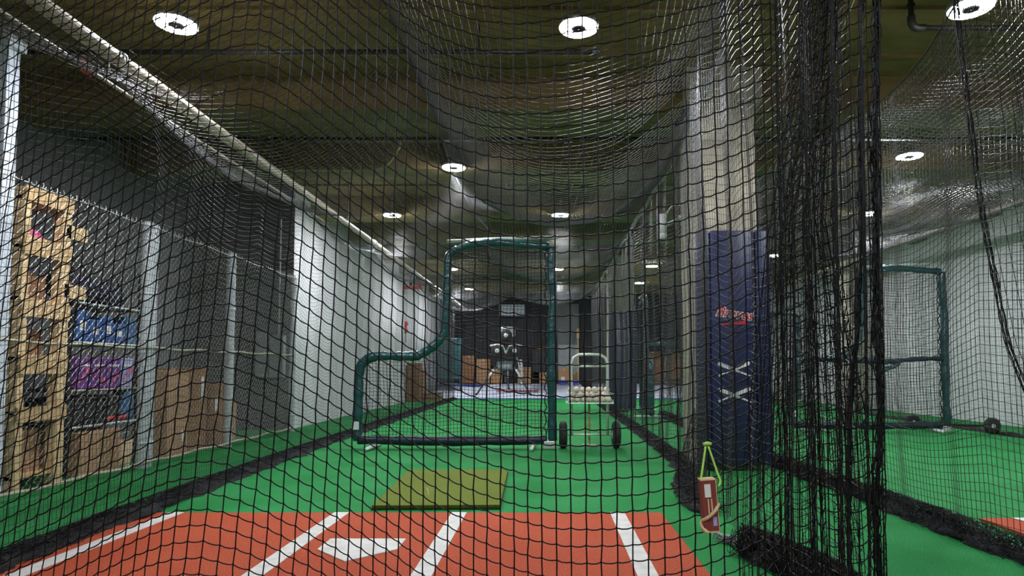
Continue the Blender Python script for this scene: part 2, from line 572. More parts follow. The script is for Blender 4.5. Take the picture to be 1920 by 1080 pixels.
pad = empty('column_pad', 'navy blue protective pad with red lettering and white crossed bats', 'pad', (1.84, 6.31, 0))
MB().box(-0.365, -0.235, -0.06, 0.06, 0.06, 2.36, 0.025).build('pad_panel', 'navy_pad', pad, 'auto')
MB().box(-0.232, 0.21, -0.065, 0.06, 0.06, 2.36, 0.03).build('pad_panel', 'navy_pad', pad, 'auto')
MB().box(0.213, 0.365, -0.06, 0.06, 0.06, 2.36, 0.025).build('pad_panel', 'navy_pad', pad, 'auto')
rt = (PI / 2, 0, 0)
text_mesh('lettering_outline', 'Braves', 0.135, 'white_print', pad, (-0.005, -0.068, 1.53), (PI / 2, math.radians(8), 0), 0.35, 0.001, 0.008)
text_mesh('lettering', 'Braves', 0.135, 'red_bat', pad, (-0.005, -0.071, 1.53), (PI / 2, math.radians(8), 0), 0.35, 0.001, 0.001)


def bat(mb, x0, z0, x1, z1, y):
    n = 10
    a = np.array([x0, z0])
    b = np.array([x1, z1])
    t = (b - a) / np.linalg.norm(b - a)
    nn = np.array([-t[1], t[0]])
    L_ = np.linalg.norm(b - a)
    prof = [(0, .012), (.03, .013), (.05, .007), (.35, .008), (.6, .016), (.9, .019), (.98, .016), (1, .008)]
    top = [a + t * L_ * s + nn * w for s, w in prof]
    bot = [a + t * L_ * s - nn * w for s, w in prof][::-1]
    poly = top + bot
    vs = [(p[0], y, p[1]) for p in poly] + [(p[0], y + 0.004, p[1]) for p in poly]
    k = len(poly)
    fs = [tuple(range(k)), tuple(range(k, 2 * k))[::-1]] + [(i, (i + 1) % k, k + (i + 1) % k, k + i) for i in range(k)]
    mb.add(vs, fs)


ub = MB()
bat(ub, -0.13, 1.425, 0.12, 1.445, -0.071)
ub.build('underline_mark', 'red_bat', pad)
for zc in (0.985, 0.735):
    m1 = MB()
    bat(m1, 0.17, zc - 0.075, -0.17, zc + 0.06, -0.069)
    m1.build('crossed_bat', 'white_print', pad)
    m2 = MB()
    bat(m2, -0.17, zc - 0.06, 0.14, zc + 0.065, -0.073)
    m2.build('crossed_bat', 'white_print', pad)

# ------------------------------------------------------------------ batting mats


def home_plate(cx, y1):
    # flat side away from the camera, point towards it
    return [(cx - 0.216, y1), (cx + 0.216, y1), (cx + 0.216, y1 - 0.216), (cx, y1 - 0.432), (cx - 0.216, y1 - 0.216)]


bm_ = empty('batting_mat', 'clay red batting mat with white batter box lines and home plate', 'mat', (-1.0, 2.2, 0))
o_ = (-1.0, 2.2, 0)


def part(mb, name, m, parent, smooth=False, label=None):
    """mesh given in world coordinates under an unrotated parent"""
    ob = mb.build(name, m, parent, smooth, label)
    ob.location = -Vector(parent.location)
    return ob


part(MB().box(-2.76, 0.78, 0.4, 4.42, 0.001, 0.016), 'carpet', 'clay', bm_)
for xa, xb in ((-2.57, -2.47), (-1.445, -1.345), (-0.645, -0.545), (0.43, 0.53)):
    part(MB().box(xa, xb, 0.6, 4.419, 0.0161, 0.019), 'batter_box_line', 'line_white', bm_, label='white line')
part(MB().prism(home_plate(-1.025, 3.735), 0.0161, 0.0215), 'home_plate', 'line_white', bm_, label='white five-sided home plate')

b2 = empty('batting_mat', 'corner of clay red batting mat in the right lane', 'mat', (4.4, 2.0, 0))
part(MB().box(2.84, 6.3, 0.2, 4.26, 0.001, 0.016), 'carpet', 'clay', b2)
for xa, xb in ((3.05, 3.15), (4.15, 4.25), (4.95, 5.05)):
    part(MB().box(xa, xb, 0.4, 4.259, 0.0161, 0.019), 'batter_box_line', 'line_white', b2, label='white line')

hm = empty('hitting_mat', 'olive green rubber-backed turf mat lying in front of the clay mat', 'mat', (-0.8, 5.4, 0))
part(MB().prism([(-1.23, 4.56), (-0.33, 4.58), (-0.37, 6.16), (-1.31, 6.16)], 0.018, 0.034), 'turf_face', 'olive', hm)
part(MB().prism([(-1.235, 4.555), (-0.325, 4.575), (-0.367, 6.165), (-1.315, 6.165)], 0.001, 0.0178), 'rubber_backing', 'mat_edge', hm)
tee = MB()
tee.tube([(-0.90, 4.92, 0.034), (-0.905, 4.93, 0.06), (-0.915, 4.94, 0.085)], 0.006, 6)
part(tee, 'tee_peg', 'tan_strap', hm)

# ------------------------------------------------------------------ netting
CELL = 0.0465


def curtain(plan, step, zb, zt, amp=0.03, gamp=0.02, seed=0, nrows=None, hemfn=None, lean=None):
    """vertical net following a plan polyline (x, y), rippled; returns node grid (rows, cols, 3)"""
    g = np.random.default_rng(seed)
    p = resample(np.array([np.append(q, 0)[:3] for q in spline([(a, b, 0) for a, b in plan], 10)]), 0.02)
    s = np.arange(len(p)) * 0.02
    tg = np.gradient(p, axis=0)
    tg /= np.linalg.norm(tg, axis=1, keepdims=True)
    nx = np.stack([tg[:, 1], -tg[:, 0], 0 * s], 1)
    ph = g.uniform(0, 6.28, 6)
    lat = amp * (0.9 * np.sin(2 * PI * s / 0.62 + ph[0] + 1.2 * np.sin(s * 0.9)) + 0.7 * np.sin(2 * PI * s / 1.37 + ph[1]) + 0.35 * np.sin(2 * PI * s / 0.29 + ph[2]))
    per = 1.05 + 0.12 * np.sin(s * 0.7 + ph[5])
    gg = gamp * (1.0 - 2.0 * np.abs(np.sin(PI * s / per + ph[3]))) + 0.4 * gamp * np.sin(2 * PI * s / 1.9 + ph[4])
    q = np.concatenate([p + nx * lat[:, None], gg[:, None], s[:, None]], 1)
    q = resample(q, step)
    nr = nrows or int(round((zt - zb) / step)) + 1
    v = np.linspace(0, 1, nr)
    top = np.full(len(q), zt) if hemfn is None else np.array([hemfn(y) for y in q[:, 1]])
    Z = zb + v[:, None] * (top - zb)[None] + q[None, :, 3] * np.minimum(1, 5 * v * (1 - 0.8 * v))[:, None]
    fl = (1 - v)[:, None] ** 6
    X = np.broadcast_to(q[None, :, 0], Z.shape) + 0.02 * np.sin(v * 7 + seed)[:, None]
    Y = np.broadcast_to(q[None, :, 1], Z.shape) + 0 * fl
    return np.stack([X, Y, Z], -1)


# --- front curtain: vertical threads hang straight, rows ride up and down with the gathers
def front_plan():
    slopes = [(-2.7, 0.50), (-1.36, 0.52), (-1.22, 0.30), (-1.12, 0.05), (-1.02, -0.35), (-0.90, -0.62), (-0.62, -0.70), (-0.44, -0.62), (-0.26, -0.36),
              (-0.08, -0.14), (0.06, 0.0), (0.22, 0.09), (0.38, 0.20), (0.55, 0.34), (0.72, 0.55), (1.2, 0.45)]
    ys = [(-2.7, 2.40), (-1.9, 2.27), (-1.1, 2.13), (-0.6, 2.24), (-0.2, 2.17), (0.1, 2.06), (0.45, 2.02), (0.70, 2.06)]
    xs = np.arange(-2.7, 0.70, 0.005)
    sl = np.interp(xs, [a for a, _ in slopes], [b for _, b in slopes])
    yy = np.interp(xs, [a for a, _ in ys], [b for _, b in ys])
    yy = np.convolve(np.pad(yy, 20, 'edge'), np.ones(41) / 41, 'valid')
    g = np.cumsum(sl) * 0.005
    pts = [(x, y, z) for x, y, z in zip(xs, yy, g)]
    gx = pts[-1][2]
    fold = [(0.70, 2.06), (0.775, 2.12), (0.80, 2.17), (0.775, 2.06), (0.80, 1.99), (0.86, 2.08), (0.895, 2.17), (0.875, 2.07), (0.90, 1.98),
            (0.95, 2.08), (0.985, 2.19), (0.965, 2.09), (1.0, 2.03), (1.06, 2.12), (1.10, 2.21), (1.09, 2.13), (1.135, 2.16), (1.16, 2.22)]
    f2 = spline([(a, b, gx + 0.45 * (a - 0.70)) for a, b in fold], 6)
    pts += [tuple(q) for q in f2[1:]]
    return resample(pts, 0.049)


fp = front_plan()
rows_z = np.arange(-0.60, 3.30, 0.0525)
g0 = fp[:, 2] - fp[:, 2].mean()
Zf = 0.12 + rows_z[:, None] + g0[None] * 1.0
# rows that would fall below the turf lie on it, spread towards the cage
low = np.maximum(0.0, 0.03 - Zf)
leanx = np.interp(fp[:, 0], [-2.7, -1.1, -0.75, -0.4, 0.6, 1.2], [0.10, 0.085, 0.03, 0.0, -0.01, 0.015])[None] * (Zf - 1.0)
fr_nodes = np.stack([np.broadcast_to(fp[None, :, 0], Zf.shape) + leanx + RNG.normal(0, 0.0012, Zf.shape),
                     np.broadcast_to(fp[None, :, 1], Zf.shape) + low * 0.6 + RNG.normal(0, 0.0012, Zf.shape),
                     np.maximum(Zf, 0.03 + 0.01 * RNG.random(Zf.shape)) + RNG.normal(0, 0.0014, Zf.shape)], -1)
fr_nodes[..., 2] = np.clip(fr_nodes[..., 2], 0.03, 3.5)
net1 = empty('batting_net', 'large black knotted net curtain hanging across the front of the cage', 'net', (0, 2.2, 0))


def under(o, parent):
    o.parent = parent
    o.location = -Vector(parent.location)
    return o


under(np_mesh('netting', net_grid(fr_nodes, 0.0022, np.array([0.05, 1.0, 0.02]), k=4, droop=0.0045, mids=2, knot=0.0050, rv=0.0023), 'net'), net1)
zz = np.linspace(0.04, 3.4, 40)


def vbundle(path, rad, n, seed, r=0.0022):
    g = np.random.default_rng(seed)
    P = resample(path, 0.02)
    q = np.arange(len(P)) * 0.02
    L_ = []
    for i in range(n):
        ph = g.uniform(0, 6.28, 4)
        f = g.uniform(6, 26, 2)
        a = g.uniform(0.3, 1.0) * rad
        k = P.copy()
        k[:, 0] += a * np.sin(f[0] * q + ph[0]) + 0.3 * rad * np.sin(40 * q + ph[2])
        k[:, 1] += a * np.sin(f[1] * q + ph[1])
        L_.append(k)
    return np_tubes(np.array(L_), r, 3, np.array([0.2, 1.0, 0.03]))


ep1 = [(1.135 + 0.018 * (z - 1) + 0.004 * math.sin(z * 9), 2.2 + 0.008 * math.sin(z * 5), z) for z in zz]
eo = np_mesh('edge_rope', [vbundle(ep1, 0.014, 16, 61), np_tubes(np.array([ep1]), 0.007, 8, np.array([0.1, 1.0, 0.02]))], 'rope_black')
under(eo, net1)['label'] = 'thick black edge rope'
ep2 = [(1.075 + 0.006 * math.sin(z * 6) + 0.045 * (z - 1.0), 2.24 + 0.02 * math.sin(z * 3), z) for z in zz]
under(np_mesh('edge_rope', [vbundle(ep2, 0.010, 10, 62), np_tubes(np.array([ep2]), 0.005, 8, np.array([0.1, 1.0, 0.02]))], 'rope_black'), net1)
# tightly gathered slack behind the edge, slanting from upper right to lower left
gat = []
for z in np.arange(0.04, 3.40, 0.052):
    x0 = float(np.interp(z, [0.04, 0.6, 1.1, 1.5, 2.3, 3.4], [0.74, 0.76, 0.82, 0.86, 1.00, 1.12]))
    wd = float(np.interp(z, [0.04, 0.6, 1.1, 1.5, 2.3, 3.4], [0.56, 0.50, 0.36, 0.26, 0.18, 0.18]))
    row = []
    for j in range(40):
        u = j / 39
        row.append((x0 + wd * u + 0.010 * math.sin(j * 1.9), 2.46 + 0.07 * math.sin(j * 1.35 + 0.6 * math.sin(z * 2)) + 0.05 * u, z + 0.40 * u * wd + 0.020 * math.sin(j * 2.3 + z)))
    gat.append(row)
under(np_mesh('gathered_fold', net_grid(np.array(gat), 0.0018, np.array([0.1, 1.0, 0.04])), 'net'), net1)
er = MB()
er.tube([(-2.7 + i * 0.0965, 2.25 + 0.02 * math.sin(i), 3.36 - 0.05 * math.sin(i * 0.5)) for i in range(41)], 0.01, 6)
part(er, 'head_rope', 'rope_black', net1, True)
heap = [(1.08, 3.52, 0), (1.14, 3.38, 0), (1.20, 3.2, 0), (1.26, 3.0, 0), (1.28, 2.8, 0)]
under(core(heap, 0.20, 0.10, 3, 'floor_bunch_core', None), net1)
under(np_mesh('floor_bunch', [tangle(heap, 0.24, 0.15, 480, 4, seglen=0.2)], 'net'), net1)
under(np_mesh('loose_tail', [tangle([(1.0, 3.74, 0), (1.05, 3.68, 0), (1.12, 3.52, 0)], 0.06, 0.05, 46, 5, seglen=0.12)], 'hem'), net1)

# --- left side net of the main lane
left_plan = [(-2.83, 1.9), (-2.80, 3.2), (-2.84, 4.4), (-2.90, 5.8), (-2.94, 8.0), (-2.95, 12.0), (-2.95, 16.0), (-2.95, 20.5)]


def hemL(y):
    return 2.99 - 0.21 * abs(math.sin((y - 4.3) * PI / 3.25)) ** 0.8


def bulge(nd, y0, sy, z0, sz, a):
    nd = nd.copy()
    w = np.exp(-((nd[..., 1] - y0) / sy) ** 2 - ((nd[..., 2] - z0) / sz) ** 2)
    nd[..., 0] += a * w
    return nd


net2 = empty('batting_net', 'black side net hanging between the cage and the chain-link fence', 'net', (-2.93, 11, 0))
under(np_mesh('netting', net_grid(bulge(curtain(left_plan, CELL, 0.05, 2.95, 0.006, 0.040, 2, 62, hemL), 4.0, 0.55, 2.35, 0.55, 0.20), 0.0022, np.array([1.0, 0.05, 0.03]), rv=0.0014), 'net_side_lit'), net2)
hp = [(-2.93 + 0.012 * math.sin(y * 4), y, hemL(y) + 0.01) for y in np.arange(2.0, 20.4, 0.1)]


def bundle(path, rad, n, seed, r=0.0024, squash=1.0):
    g = np.random.default_rng(seed)
    P = resample(path, 0.06)
    s = np.arange(len(P)) * 0.06
    L_ = []
    for i in range(n):
        ph = g.uniform(0, 6.28, 4)
        f = g.uniform(2.0, 7.0, 2)
        a = g.uniform(0.2, 1.0) * rad
        dx = a * np.sin(f[0] * s + ph[0])
        dz = a * squash * np.sin(f[1] * s + ph[1]) + 0.25 * rad * np.sin(11 * s + ph[2])
        q = P.copy()
        q[:, 0] += dx
        q[:, 2] += dz
        L_.append(q)
    return np_tubes(np.array(L_), r, 3, np.array([0.2, 0.1, 1.0]))


under(np_mesh('hem_bundle', [bundle(hp, 0.026, 18, 8)], 'hem'), net2)
pl = [(-2.70, 1.9, 0), (-2.74, 3.2, 0), (-2.80, 4.2, 0), (-2.88, 5.8, 0), (-2.93, 8.0, 0), (-2.95, 11.0, 0), (-2.95, 20.4, 0)]
under(core(pl, 0.24, 0.05, 13, 'floor_bunch_core', None), net2)
under(np_mesh('floor_bunch', [tangle(pl, 0.26, 0.085, 2300, 14, r=0.002, seglen=0.45, npt=8)], 'net'), net2)

# --- right side net of the main lane
right_plan = [(1.14, 2.26), (1.10, 2.8), (1.14, 3.4), (1.16, 4.2), (1.22, 5.0), (1.34, 5.8), (1.40, 6.6), (1.43, 8.5), (1.47, 12.0), (1.47, 20.5)]


def hemR(y):
    return (3.62 if y < 4.6 else 3.62 - 0.30 * min(1, (y - 4.6) / 1.8)) - 0.04 * abs(math.sin((y - 4.5) * PI / 1.8))


net3 = empty('batting_net', 'black net wall running along the navy padded column', 'net', (1.3, 11, 0))
under(np_mesh('netting', net_grid(curtain(right_plan, CELL, 0.05, 3.3, 0.030, 0.05, 5, 70, hemR), 0.0022, np.array([1.0, 0.05, 0.03]), rv=0.0017), 'net_side_lit'), net3)
pr_ = [(1.12, 4.42, 0), (1.08, 4.8, 0), (1.18, 5.5, 0), (1.38, 6.3, 0), (1.42, 7.5, 0), (1.46, 10.0, 0), (1.48, 20.3, 0)]
under(core(pr_, 0.20, 0.05, 23, 'floor_bunch_core', None), net3)
under(np_mesh('floor_bunch', [tangle(pr_, 0.24, 0.09, 1700, 24, r=0.002, seglen=0.45, npt=8)], 'net'), net3)
hr = [(1.40 + (-0.22 if y < 5 else 0), y, hemR(y)) for y in np.arange(5.0, 20.3, 0.1)]
under(np_mesh('hem_bundle', [bundle(hr, 0.03, 16, 9)], 'hem'), net3)
# slack pocket of net lying against the column foot
pk = []
for a in np.linspace(-0.2, PI + 0.2, 22):
    pk.append((1.30 - 0.20 * math.sin(a), 5.25 - 0.62 * math.cos(a) * 1.0))
bagn = []
for v in np.linspace(0, 1, 15):
    row = []
    for (x, y) in pk:
        sh = math.sin(v * PI / 2) ** 0.6
        row.append((1.36 + (x - 1.36) * (1.15 - 0.75 * v), 5.3 + (y - 5.3) * (1.0 - 0.2 * v), 0.02 + 0.62 * v))
    bagn.append(row)
under(np_mesh('slack_pocket', net_grid(np.array(bagn), 0.0019, np.array([1.0, 0.1, 0.1])), 'net'), net3)

# --- roof net of the main lane
BAYS = [(1.7, 9.4, 1.0), (9.4, 15.6, 0.5), (15.6, 21.0, 0.42)]


def bay(y):
    for a, b, w in BAYS:
        if a <= y <= b:
            return w * math.sin(PI * (y - a) / (b - a))
    return 0.0


def roof_nodes(y0, y1, step, n, sup, sag):
    out = []
    for y in np.arange(y0, y1, step):
        pts = sup(y)
        poly = []
        for i in range(len(pts) - 1):
            (xa, za), (xb, zb_) = pts[i], pts[i + 1]
            A = sag(i, y)
            for t in np.linspace(0, 1, 40, endpoint=(i == len(pts) - 2)):
                poly.append((xa + (xb - xa) * t, za + (zb_ - za) * t - A * 4 * t * (1 - t)))
        poly = np.array(poly)
        d = np.linalg.norm(np.diff(poly, axis=0), axis=1)
        s = np.concatenate([[0], np.cumsum(d)])
        q = np.linspace(0, s[-1], n)
        out.append(np.stack([np.interp(q, s, poly[:, 0]), np.full(n, y) + 0.05 * np.sin(np.linspace(0, 9, n) + y), np.interp(q, s, poly[:, 1]) + 0.012 * np.sin(np.linspace(0, 40, n) + 2.1 * y)], 1))
    return np.array(out)


net4 = empty('batting_net', 'black roof net of the main lane sagging in a deep belly', 'net', (-0.7, 11, 3.4))
rn = roof_nodes(2.2, 20.5, 0.055, 88,
                lambda y: [(-2.93, hemL(y)), (-1.15, 3.58 - 0.20 * min(1, max(0, (y - 6.4) / 1.4)) - 0.12 * min(1, max(0, (y - 9.4) / 2))), (1.30 if y < 5 else 1.40, hemR(y))],
                lambda i, y: (0.16 + 0.30 * bay(y)) if i == 0 else (0.06 + 0.88 * bay(y)))
under(np_mesh('netting', net_grid(rn, 0.0024, np.array([0.1, 0.05, 1.0])), 'net_roof_lit'), net4)
sr = MB()
sr.tube([(-1.15, y, 3.585 - 0.20 * min(1, max(0, (y - 6.4) / 1.4)) - 0.12 * min(1, max(0, (y - 9.4) / 2))) for y in np.arange(2.2, 20.5, 0.3)], 0.006, 6)
part(sr, 'seam_rope', 'rope_black', net4, True, 'black seam rope')
for (yy_, a, b) in ((9.4, -1.15, 3.58), (15.6, -1.15, 3.58)):
    g4 = [(a, yy_, 3.44), (a + 0.02, yy_, 3.38), (a + 0.12, yy_ + 0.05, 3.25), (a + 0.3, yy_ + 0.1, 3.05)]
    under(np_mesh('gather', [bundle(g4, 0.016, 8, 77)], 'net_roof_lit'), net4)

# --- nets of the right lane
net5 = empty('batting_net', 'black net wall of the right lane beside the column', 'net', (2.42, 6, 0))
pr2 = [(2.46, 2.5), (2.45, 3.4), (2.42, 4.5), (2.38, 5.6), (2.36, 6.8), (2.40, 9.0), (2.42, 13.5)]


def hem5(y):
    return float(np.interp(y, [2.4, 3.3, 3.75, 4.0, 4.25, 4.6, 5.5, 7, 14], [3.5, 3.35, 3.13, 3.02, 2.96, 2.93, 3.0, 3.1, 3.2]))


under(np_mesh('netting', net_grid(curtain(pr2, CELL, 0.05, 3.1, 0.022, 0.045, 15, 66, hem5), 0.0021, np.array([1.0, 0.05, 0.03])), 'net_side_lit'), net5)
pp5 = [(2.50, 2.5, 0), (2.49, 3.4, 0), (2.47, 4.5, 0), (2.42, 5.6, 0), (2.36, 6.8, 0), (2.40, 9, 0), (2.42, 13.4, 0)]
under(core(pp5, 0.20, 0.05, 33, 'floor_bunch_core', None), net5)
under(np_mesh('floor_bunch', [tangle(pp5, 0.27, 0.12, 1500, 34, r=0.0021, seglen=0.36)], 'net'), net5)
part(MB().tube([(2.43, y, hem5(y)) for y in np.arange(2.5, 13.4, 0.1)], 0.006, 6), 'head_rope', 'rope_black', net5, True)

net6 = empty('batting_net', 'pale-lit roof net sagging over the right lane', 'net', (4.6, 8, 3.2))
rn6 = roof_nodes(3.3, 13.4, 0.055, 84, lambda y: [(2.43, hem5(y)), (6.9, 3.38)], lambda i, y: 0.10 + 0.26 * math.sin(PI * (y - 3.3) / 10.5) + 0.05 * math.sin(y * 2.4))
under(np_mesh('netting', net_grid(rn6, 0.0024, np.array([0.1, 0.05, 1.0])), 'net_roof_lit'), net6)

net7 = empty('batting_net', 'narrow net curtain with slanting double edge rope at the far right', 'net', (2.8, 3.6, 0))
cn = []
for v in np.linspace(0, 1, 62):
    z = 0.05 + 3.2 * v
    ex = float(np.interp(z, [0.05, 0.85, 1.12, 1.88, 2.94, 3.3], [3.0, 2.68, 2.58, 2.46, 2.36, 2.34]))
    row = []
    for j in range(18):
        u = j / 17
        row.append((ex + u * 0.72, 3.6 + 0.05 * math.sin(u * 16) - 0.10 * u, z + 0.09 * u + 0.02 * math.sin(u * 16)))
    cn.append(row)
under(np_mesh('netting', net_grid(np.array(cn), 0.0018, np.array([0.02, 1.0, 0.05]), droop=0.005, mids=1), 'net'), net7)
for dx in (0, 0.022):
    under(np_mesh('edge_rope', [vbundle([(r_[0][0] + dx, r_[0][1] - 0.01, r_[0][2]) for r_ in cn], 0.007, 6, 71, 0.0021)], 'rope_black'), net7)

net8 = empty('batting_net', 'net wall along the white right wall', 'net', (6.9, 9, 0))
under(np_mesh('netting', net_grid(curtain([(6.9, 4.5), (6.9, 9), (6.92, 15)], 0.055, 0.05, 3.38, 0.02, 0.03, 25, 58), 0.0020, np.array([1.0, 0.05, 0.03])), 'net_side_lit'), net8)
pp8 = [(6.85, 4.5, 0), (6.85, 9, 0), (6.86, 15, 0)]
under(core(pp8, 0.16, 0.04, 43, 'floor_bunch_core', None), net8)

# --- suspension poles and cables
p1 = empty('suspension_pole', 'long beige pole carrying the left edge of the cage net', 'pole', (-2.95, 10, 3.07))
part(MB().tube([(-2.95, y, 3.12) for y in np.arange(1.2, 24.0, 0.6)], 0.05, 14), 'pipe', 'pole', p1, True)
part(MB().tube([(-3.06, y, 3.0 + 0.012 * math.sin(y)) for y in np.arange(1.2, 9.0, 0.4)], 0.014, 8), 'thin_rail', 'pole', p1, True)
for y in (1.05, 4.3, 7.55, 10.8, 14.05, 17.3):
    hk = MB()
    hk.tube(spline([(-2.95, y, 2.97), (-3.01, y, 3.05), (-3.005, y, 3.14), (-2.95, y, 3.175), (-2.893, y, 3.14), (-2.89, y, 3.05), (-2.94, y + 0.01, 3.0), (-2.95, y + 0.02, 2.96)], 5), 0.008, 6)
    part(hk, 'hanger_hook', 'galv', p1, True)
part(MB().box(-2.99, -2.985, 4.0, 4.1, 2.90, 2.99), 'red_tag', 'red', p1)
for y in (3.3, 9.4, 14.3, 18.8, 23.3):
    part(MB().tube([(-2.95, y, 3.12), (-2.95, y, ZS)], 0.006, 6), 'hanger_rod', 'pipe_black', p1)
p2 = empty('suspension_pole', 'pale pole carrying the right lane net beside the white wall', 'pole', (6.9, 10, 3.4))
part(MB().tube([(6.9, y, 3.42) for y in np.arange(2, 20, 0.6)], 0.05, 12), 'pipe', 'pole', p2, True)
for y in (5.3, 9.4, 12.6, 17):
    part(MB().tube([(6.9, y, 3.44), (6.9, y, ZS)], 0.006, 6), 'hanger_rod', 'pipe_black', p2)
w1 = MB()
w1.tube([(1.0, 3.0, 3.64), (1.42, 4.5, 3.62), (1.42, 6.3, 3.33), (1.42, 20, 3.32)], 0.004, 6)
tag(w1.build('suspension_cable', 'silver', None, True), 'thin bright cable above the net in front of the column', 'cable')
w2 = MB()
w2.tube([(1.9, 3.2, 3.66), (2.35, 5.5, 3.35), (2.42, 7.0, 3.12)], 0.0025, 5)
tag(w2.build('suspension_cable', 'silver', None, True), 'thin wire slanting across bare ceiling at the upper right', 'cable')

# --- pipes under the ceiling
sp = empty('sprinkler_pipe', 'straight black pipe running across the ceiling over the main lane', 'pipe', (-1.2, 5.54, 3.8))
part(MB().tube([(-4.6, 5.54, 3.8), (-2, 5.54, 3.8), (0.45, 5.54, 3.8)], 0.022, 10), 'pipe', 'pipe_black', sp, True)
part(MB().tube([(0.40, 5.54, 3.8), (0.47, 5.54, 3.8)], 0.032, 10), 'coupling', 'pipe_black', sp)
for x in (-3.0, -0.6):
    part(MB().tube([(x, 5.54, 3.8), (x, 5.54, ZS)], 0.008, 6), 'hanger_rod', 'pipe_black', sp)
sp2 = empty('sprinkler_pipe', 'black pipe with an elbow at the upper right', 'pipe', (4, 5.14, 3.8))
part(MB().tube([(3.06, 5.14, 3.8), (5.5, 5.14, 3.8), (XR, 5.14, 3.8)], 0.022, 10), 'pipe', 'pipe_black', sp2, True)
part(MB().tube(spline([(3.12, 5.14, 3.8), (3.05, 5.14, 3.8), (3.015, 5.14, 3.835), (3.01, 5.14, 3.9)], 5), 0.032, 10), 'elbow', 'pipe_black', sp2, True)
part(MB().tube([(3.01, 5.14, 3.88), (3.01, 5.14, ZS)], 0.022, 10), 'riser', 'pipe_black', sp2)
part(MB().tube([(3.01, 5.14, 3.97), (3.01, 5.14, 4.0)], 0.034, 10), 'coupling', 'pipe_black', sp2)
sp3 = empty('sprinkler_pipe', 'black pipe along the far side of the second ceiling beam', 'pipe', (0, 7.7, 3.8))
part(MB().tube([(XL, 7.7, 3.8), (0, 7.7, 3.8), (XR, 7.7, 3.8)], 0.024, 10), 'pipe', 'pipe_black', sp3, True)
for x in (-4, -1, 3.4):
    part(MB().tube([(x, 7.7, 3.8), (x, 7.7, ZS)], 0.008, 6), 'hanger_rod', 'pipe_black', sp3)
cd = MB()
cd.tube(spline([(-1.95, 8.1, 4.03), (-1.9, 8.15, 3.9), (-2.0, 8.25, 3.78), (-2.2, 8.45, 3.69), (-2.6, 8.56, 3.68), (-4.0, 8.55, 3.68)], 6), 0.018, 8)
tag(cd.build('conduit', 'conduit', None, True), 'bent yellowish conduit hanging at the second beam', 'conduit')

# ------------------------------------------------------------------ chain-link fence
FX = -4.05
fen = empty('chain_link_fence', 'galvanised chain-link fence in front of the storage racks', 'fence', (FX, 7, 0))
posts = [(4.35, 0.05), (6.45, 0.055), (6.562, 0.036), (8.17, 0.055), (10.2, 0.05)]
for y, r in posts:
    pm = MB()
    pm.tube([(FX, y, 0.0), (FX, y, 1.2), (FX, y, 2.44)], r, 16)
    pm.lathe([(r + 0.004, 2.43), (r + 0.004, 2.46), (r * 0.7, 2.485), (0.001, 2.49)], (FX, y, 0), 16)
    po = part(pm, 'post', 'galv', fen, 'auto')
    for z in (0.25, 1.2, 1.75, 2.3):
        bm2 = MB()
        bm2.lathe([(r + 0.001, z - 0.014), (r + 0.006, z - 0.012), (r + 0.006, z + 0.012), (r + 0.001, z + 0.014)], (FX, y, 0), 16)
        bo = bm2.build('tension_band', 'galv', po, True)
wires = []
dy, dz = 0.036, 0.0375
nz = 65
zs = 0.04 + np.arange(nz) * dz
for i in range(int(6.6 / dy)):
    y0 = 3.6 + i * dy
    alt = (np.arange(nz) + i) % 2
    wires.append(np.stack([FX + 0.055 + 0.004 * np.where(alt, 1, -1), y0 + dy * alt, zs], 1))
under(np_mesh('chain_mesh', [np_tubes(np.array(wires), 0.0015, 4, np.array([1.0, 0.02, 0.02]))], 'chain', None, False), fen)
for z, r, k, m in ((2.42, 0.006, 6, 'chain'), (1.20, 0.011, 8, 'wire_beige'), (0.06, 0.014, 8, 'wire_beige')):
    pts = [(FX + 0.062, y, z + 0.008 * math.sin(y * 7)) for y in np.arange(3.4, 10.2, 0.12)]
    part(MB().tube(pts, r, k), 'tension_wire', m, fen, True)
# twisted selvage barbs along the top edge
sb = MB()
for i in range(90):
    y = 3.7 + i * 0.072
    sb.tube([(FX + 0.055, y, 2.40), (FX + 0.062, y + 0.012, 2.445), (FX + 0.05, y + 0.02, 2.465)], 0.003, 4)
part(sb, 'selvage', 'chain', fen)

wp = empty('steel_post', 'white steel post at the far left edge', 'post', (-4.32, 5.0, 0))
MB().box(-0.06, 0.06, -0.06, 0.06, 0, 3.55, 0.006).build('shaft', 'steel_white', wp)
MB().box(-0.09, 0.09, -0.09, 0.09, 3.55, 3.64, 0.004).build('head_plate', 'steel_white', wp)
MB().box(-0.1, 0.1, -0.1, 0.1, 0, 0.015).build('base_plate', 'steel_white', wp)

# ------------------------------------------------------------------ storage behind the fence
wr = empty('wooden_shelf', 'tall rough timber shelf unit at the left behind the fence', 'shelf', (-4.6, 5.4, 0))
for y0 in (5.14, 5.56):
    for x0 in (-4.33, -5.2):
        part(MB().box(x0, x0 + 0.09 if x0 > -5 else x0 + 0.05, y0, y0 + (0.07 if y0 < 5.3 else 0.10), 0.0, 2.48, 0.004), 'upright', 'wood', wr)
for z in (0.10, 0.62, 1.06, 1.55, 1.98, 2.38):
    part(MB().box(-5.2, -4.26, 5.14, 5.66, z, z + 0.03), 'shelf_board', 'wood_board', wr)
for z, h in ((2.37, 0.12), (1.93, 0.15), (1.42, 0.13), (0.95, 0.16), (0.56, 0.12)):
    part(MB().box(-4.25, -4.225, 5.14, 5.66, z, z + h), 'cross_rail', 'wood_board', wr)
for z in (2.15, 1.62):
    part(MB().box(-4.30, -4.24, 5.60, 5.86, z, z + 0.12), 'rail_stub', 'wood', wr)


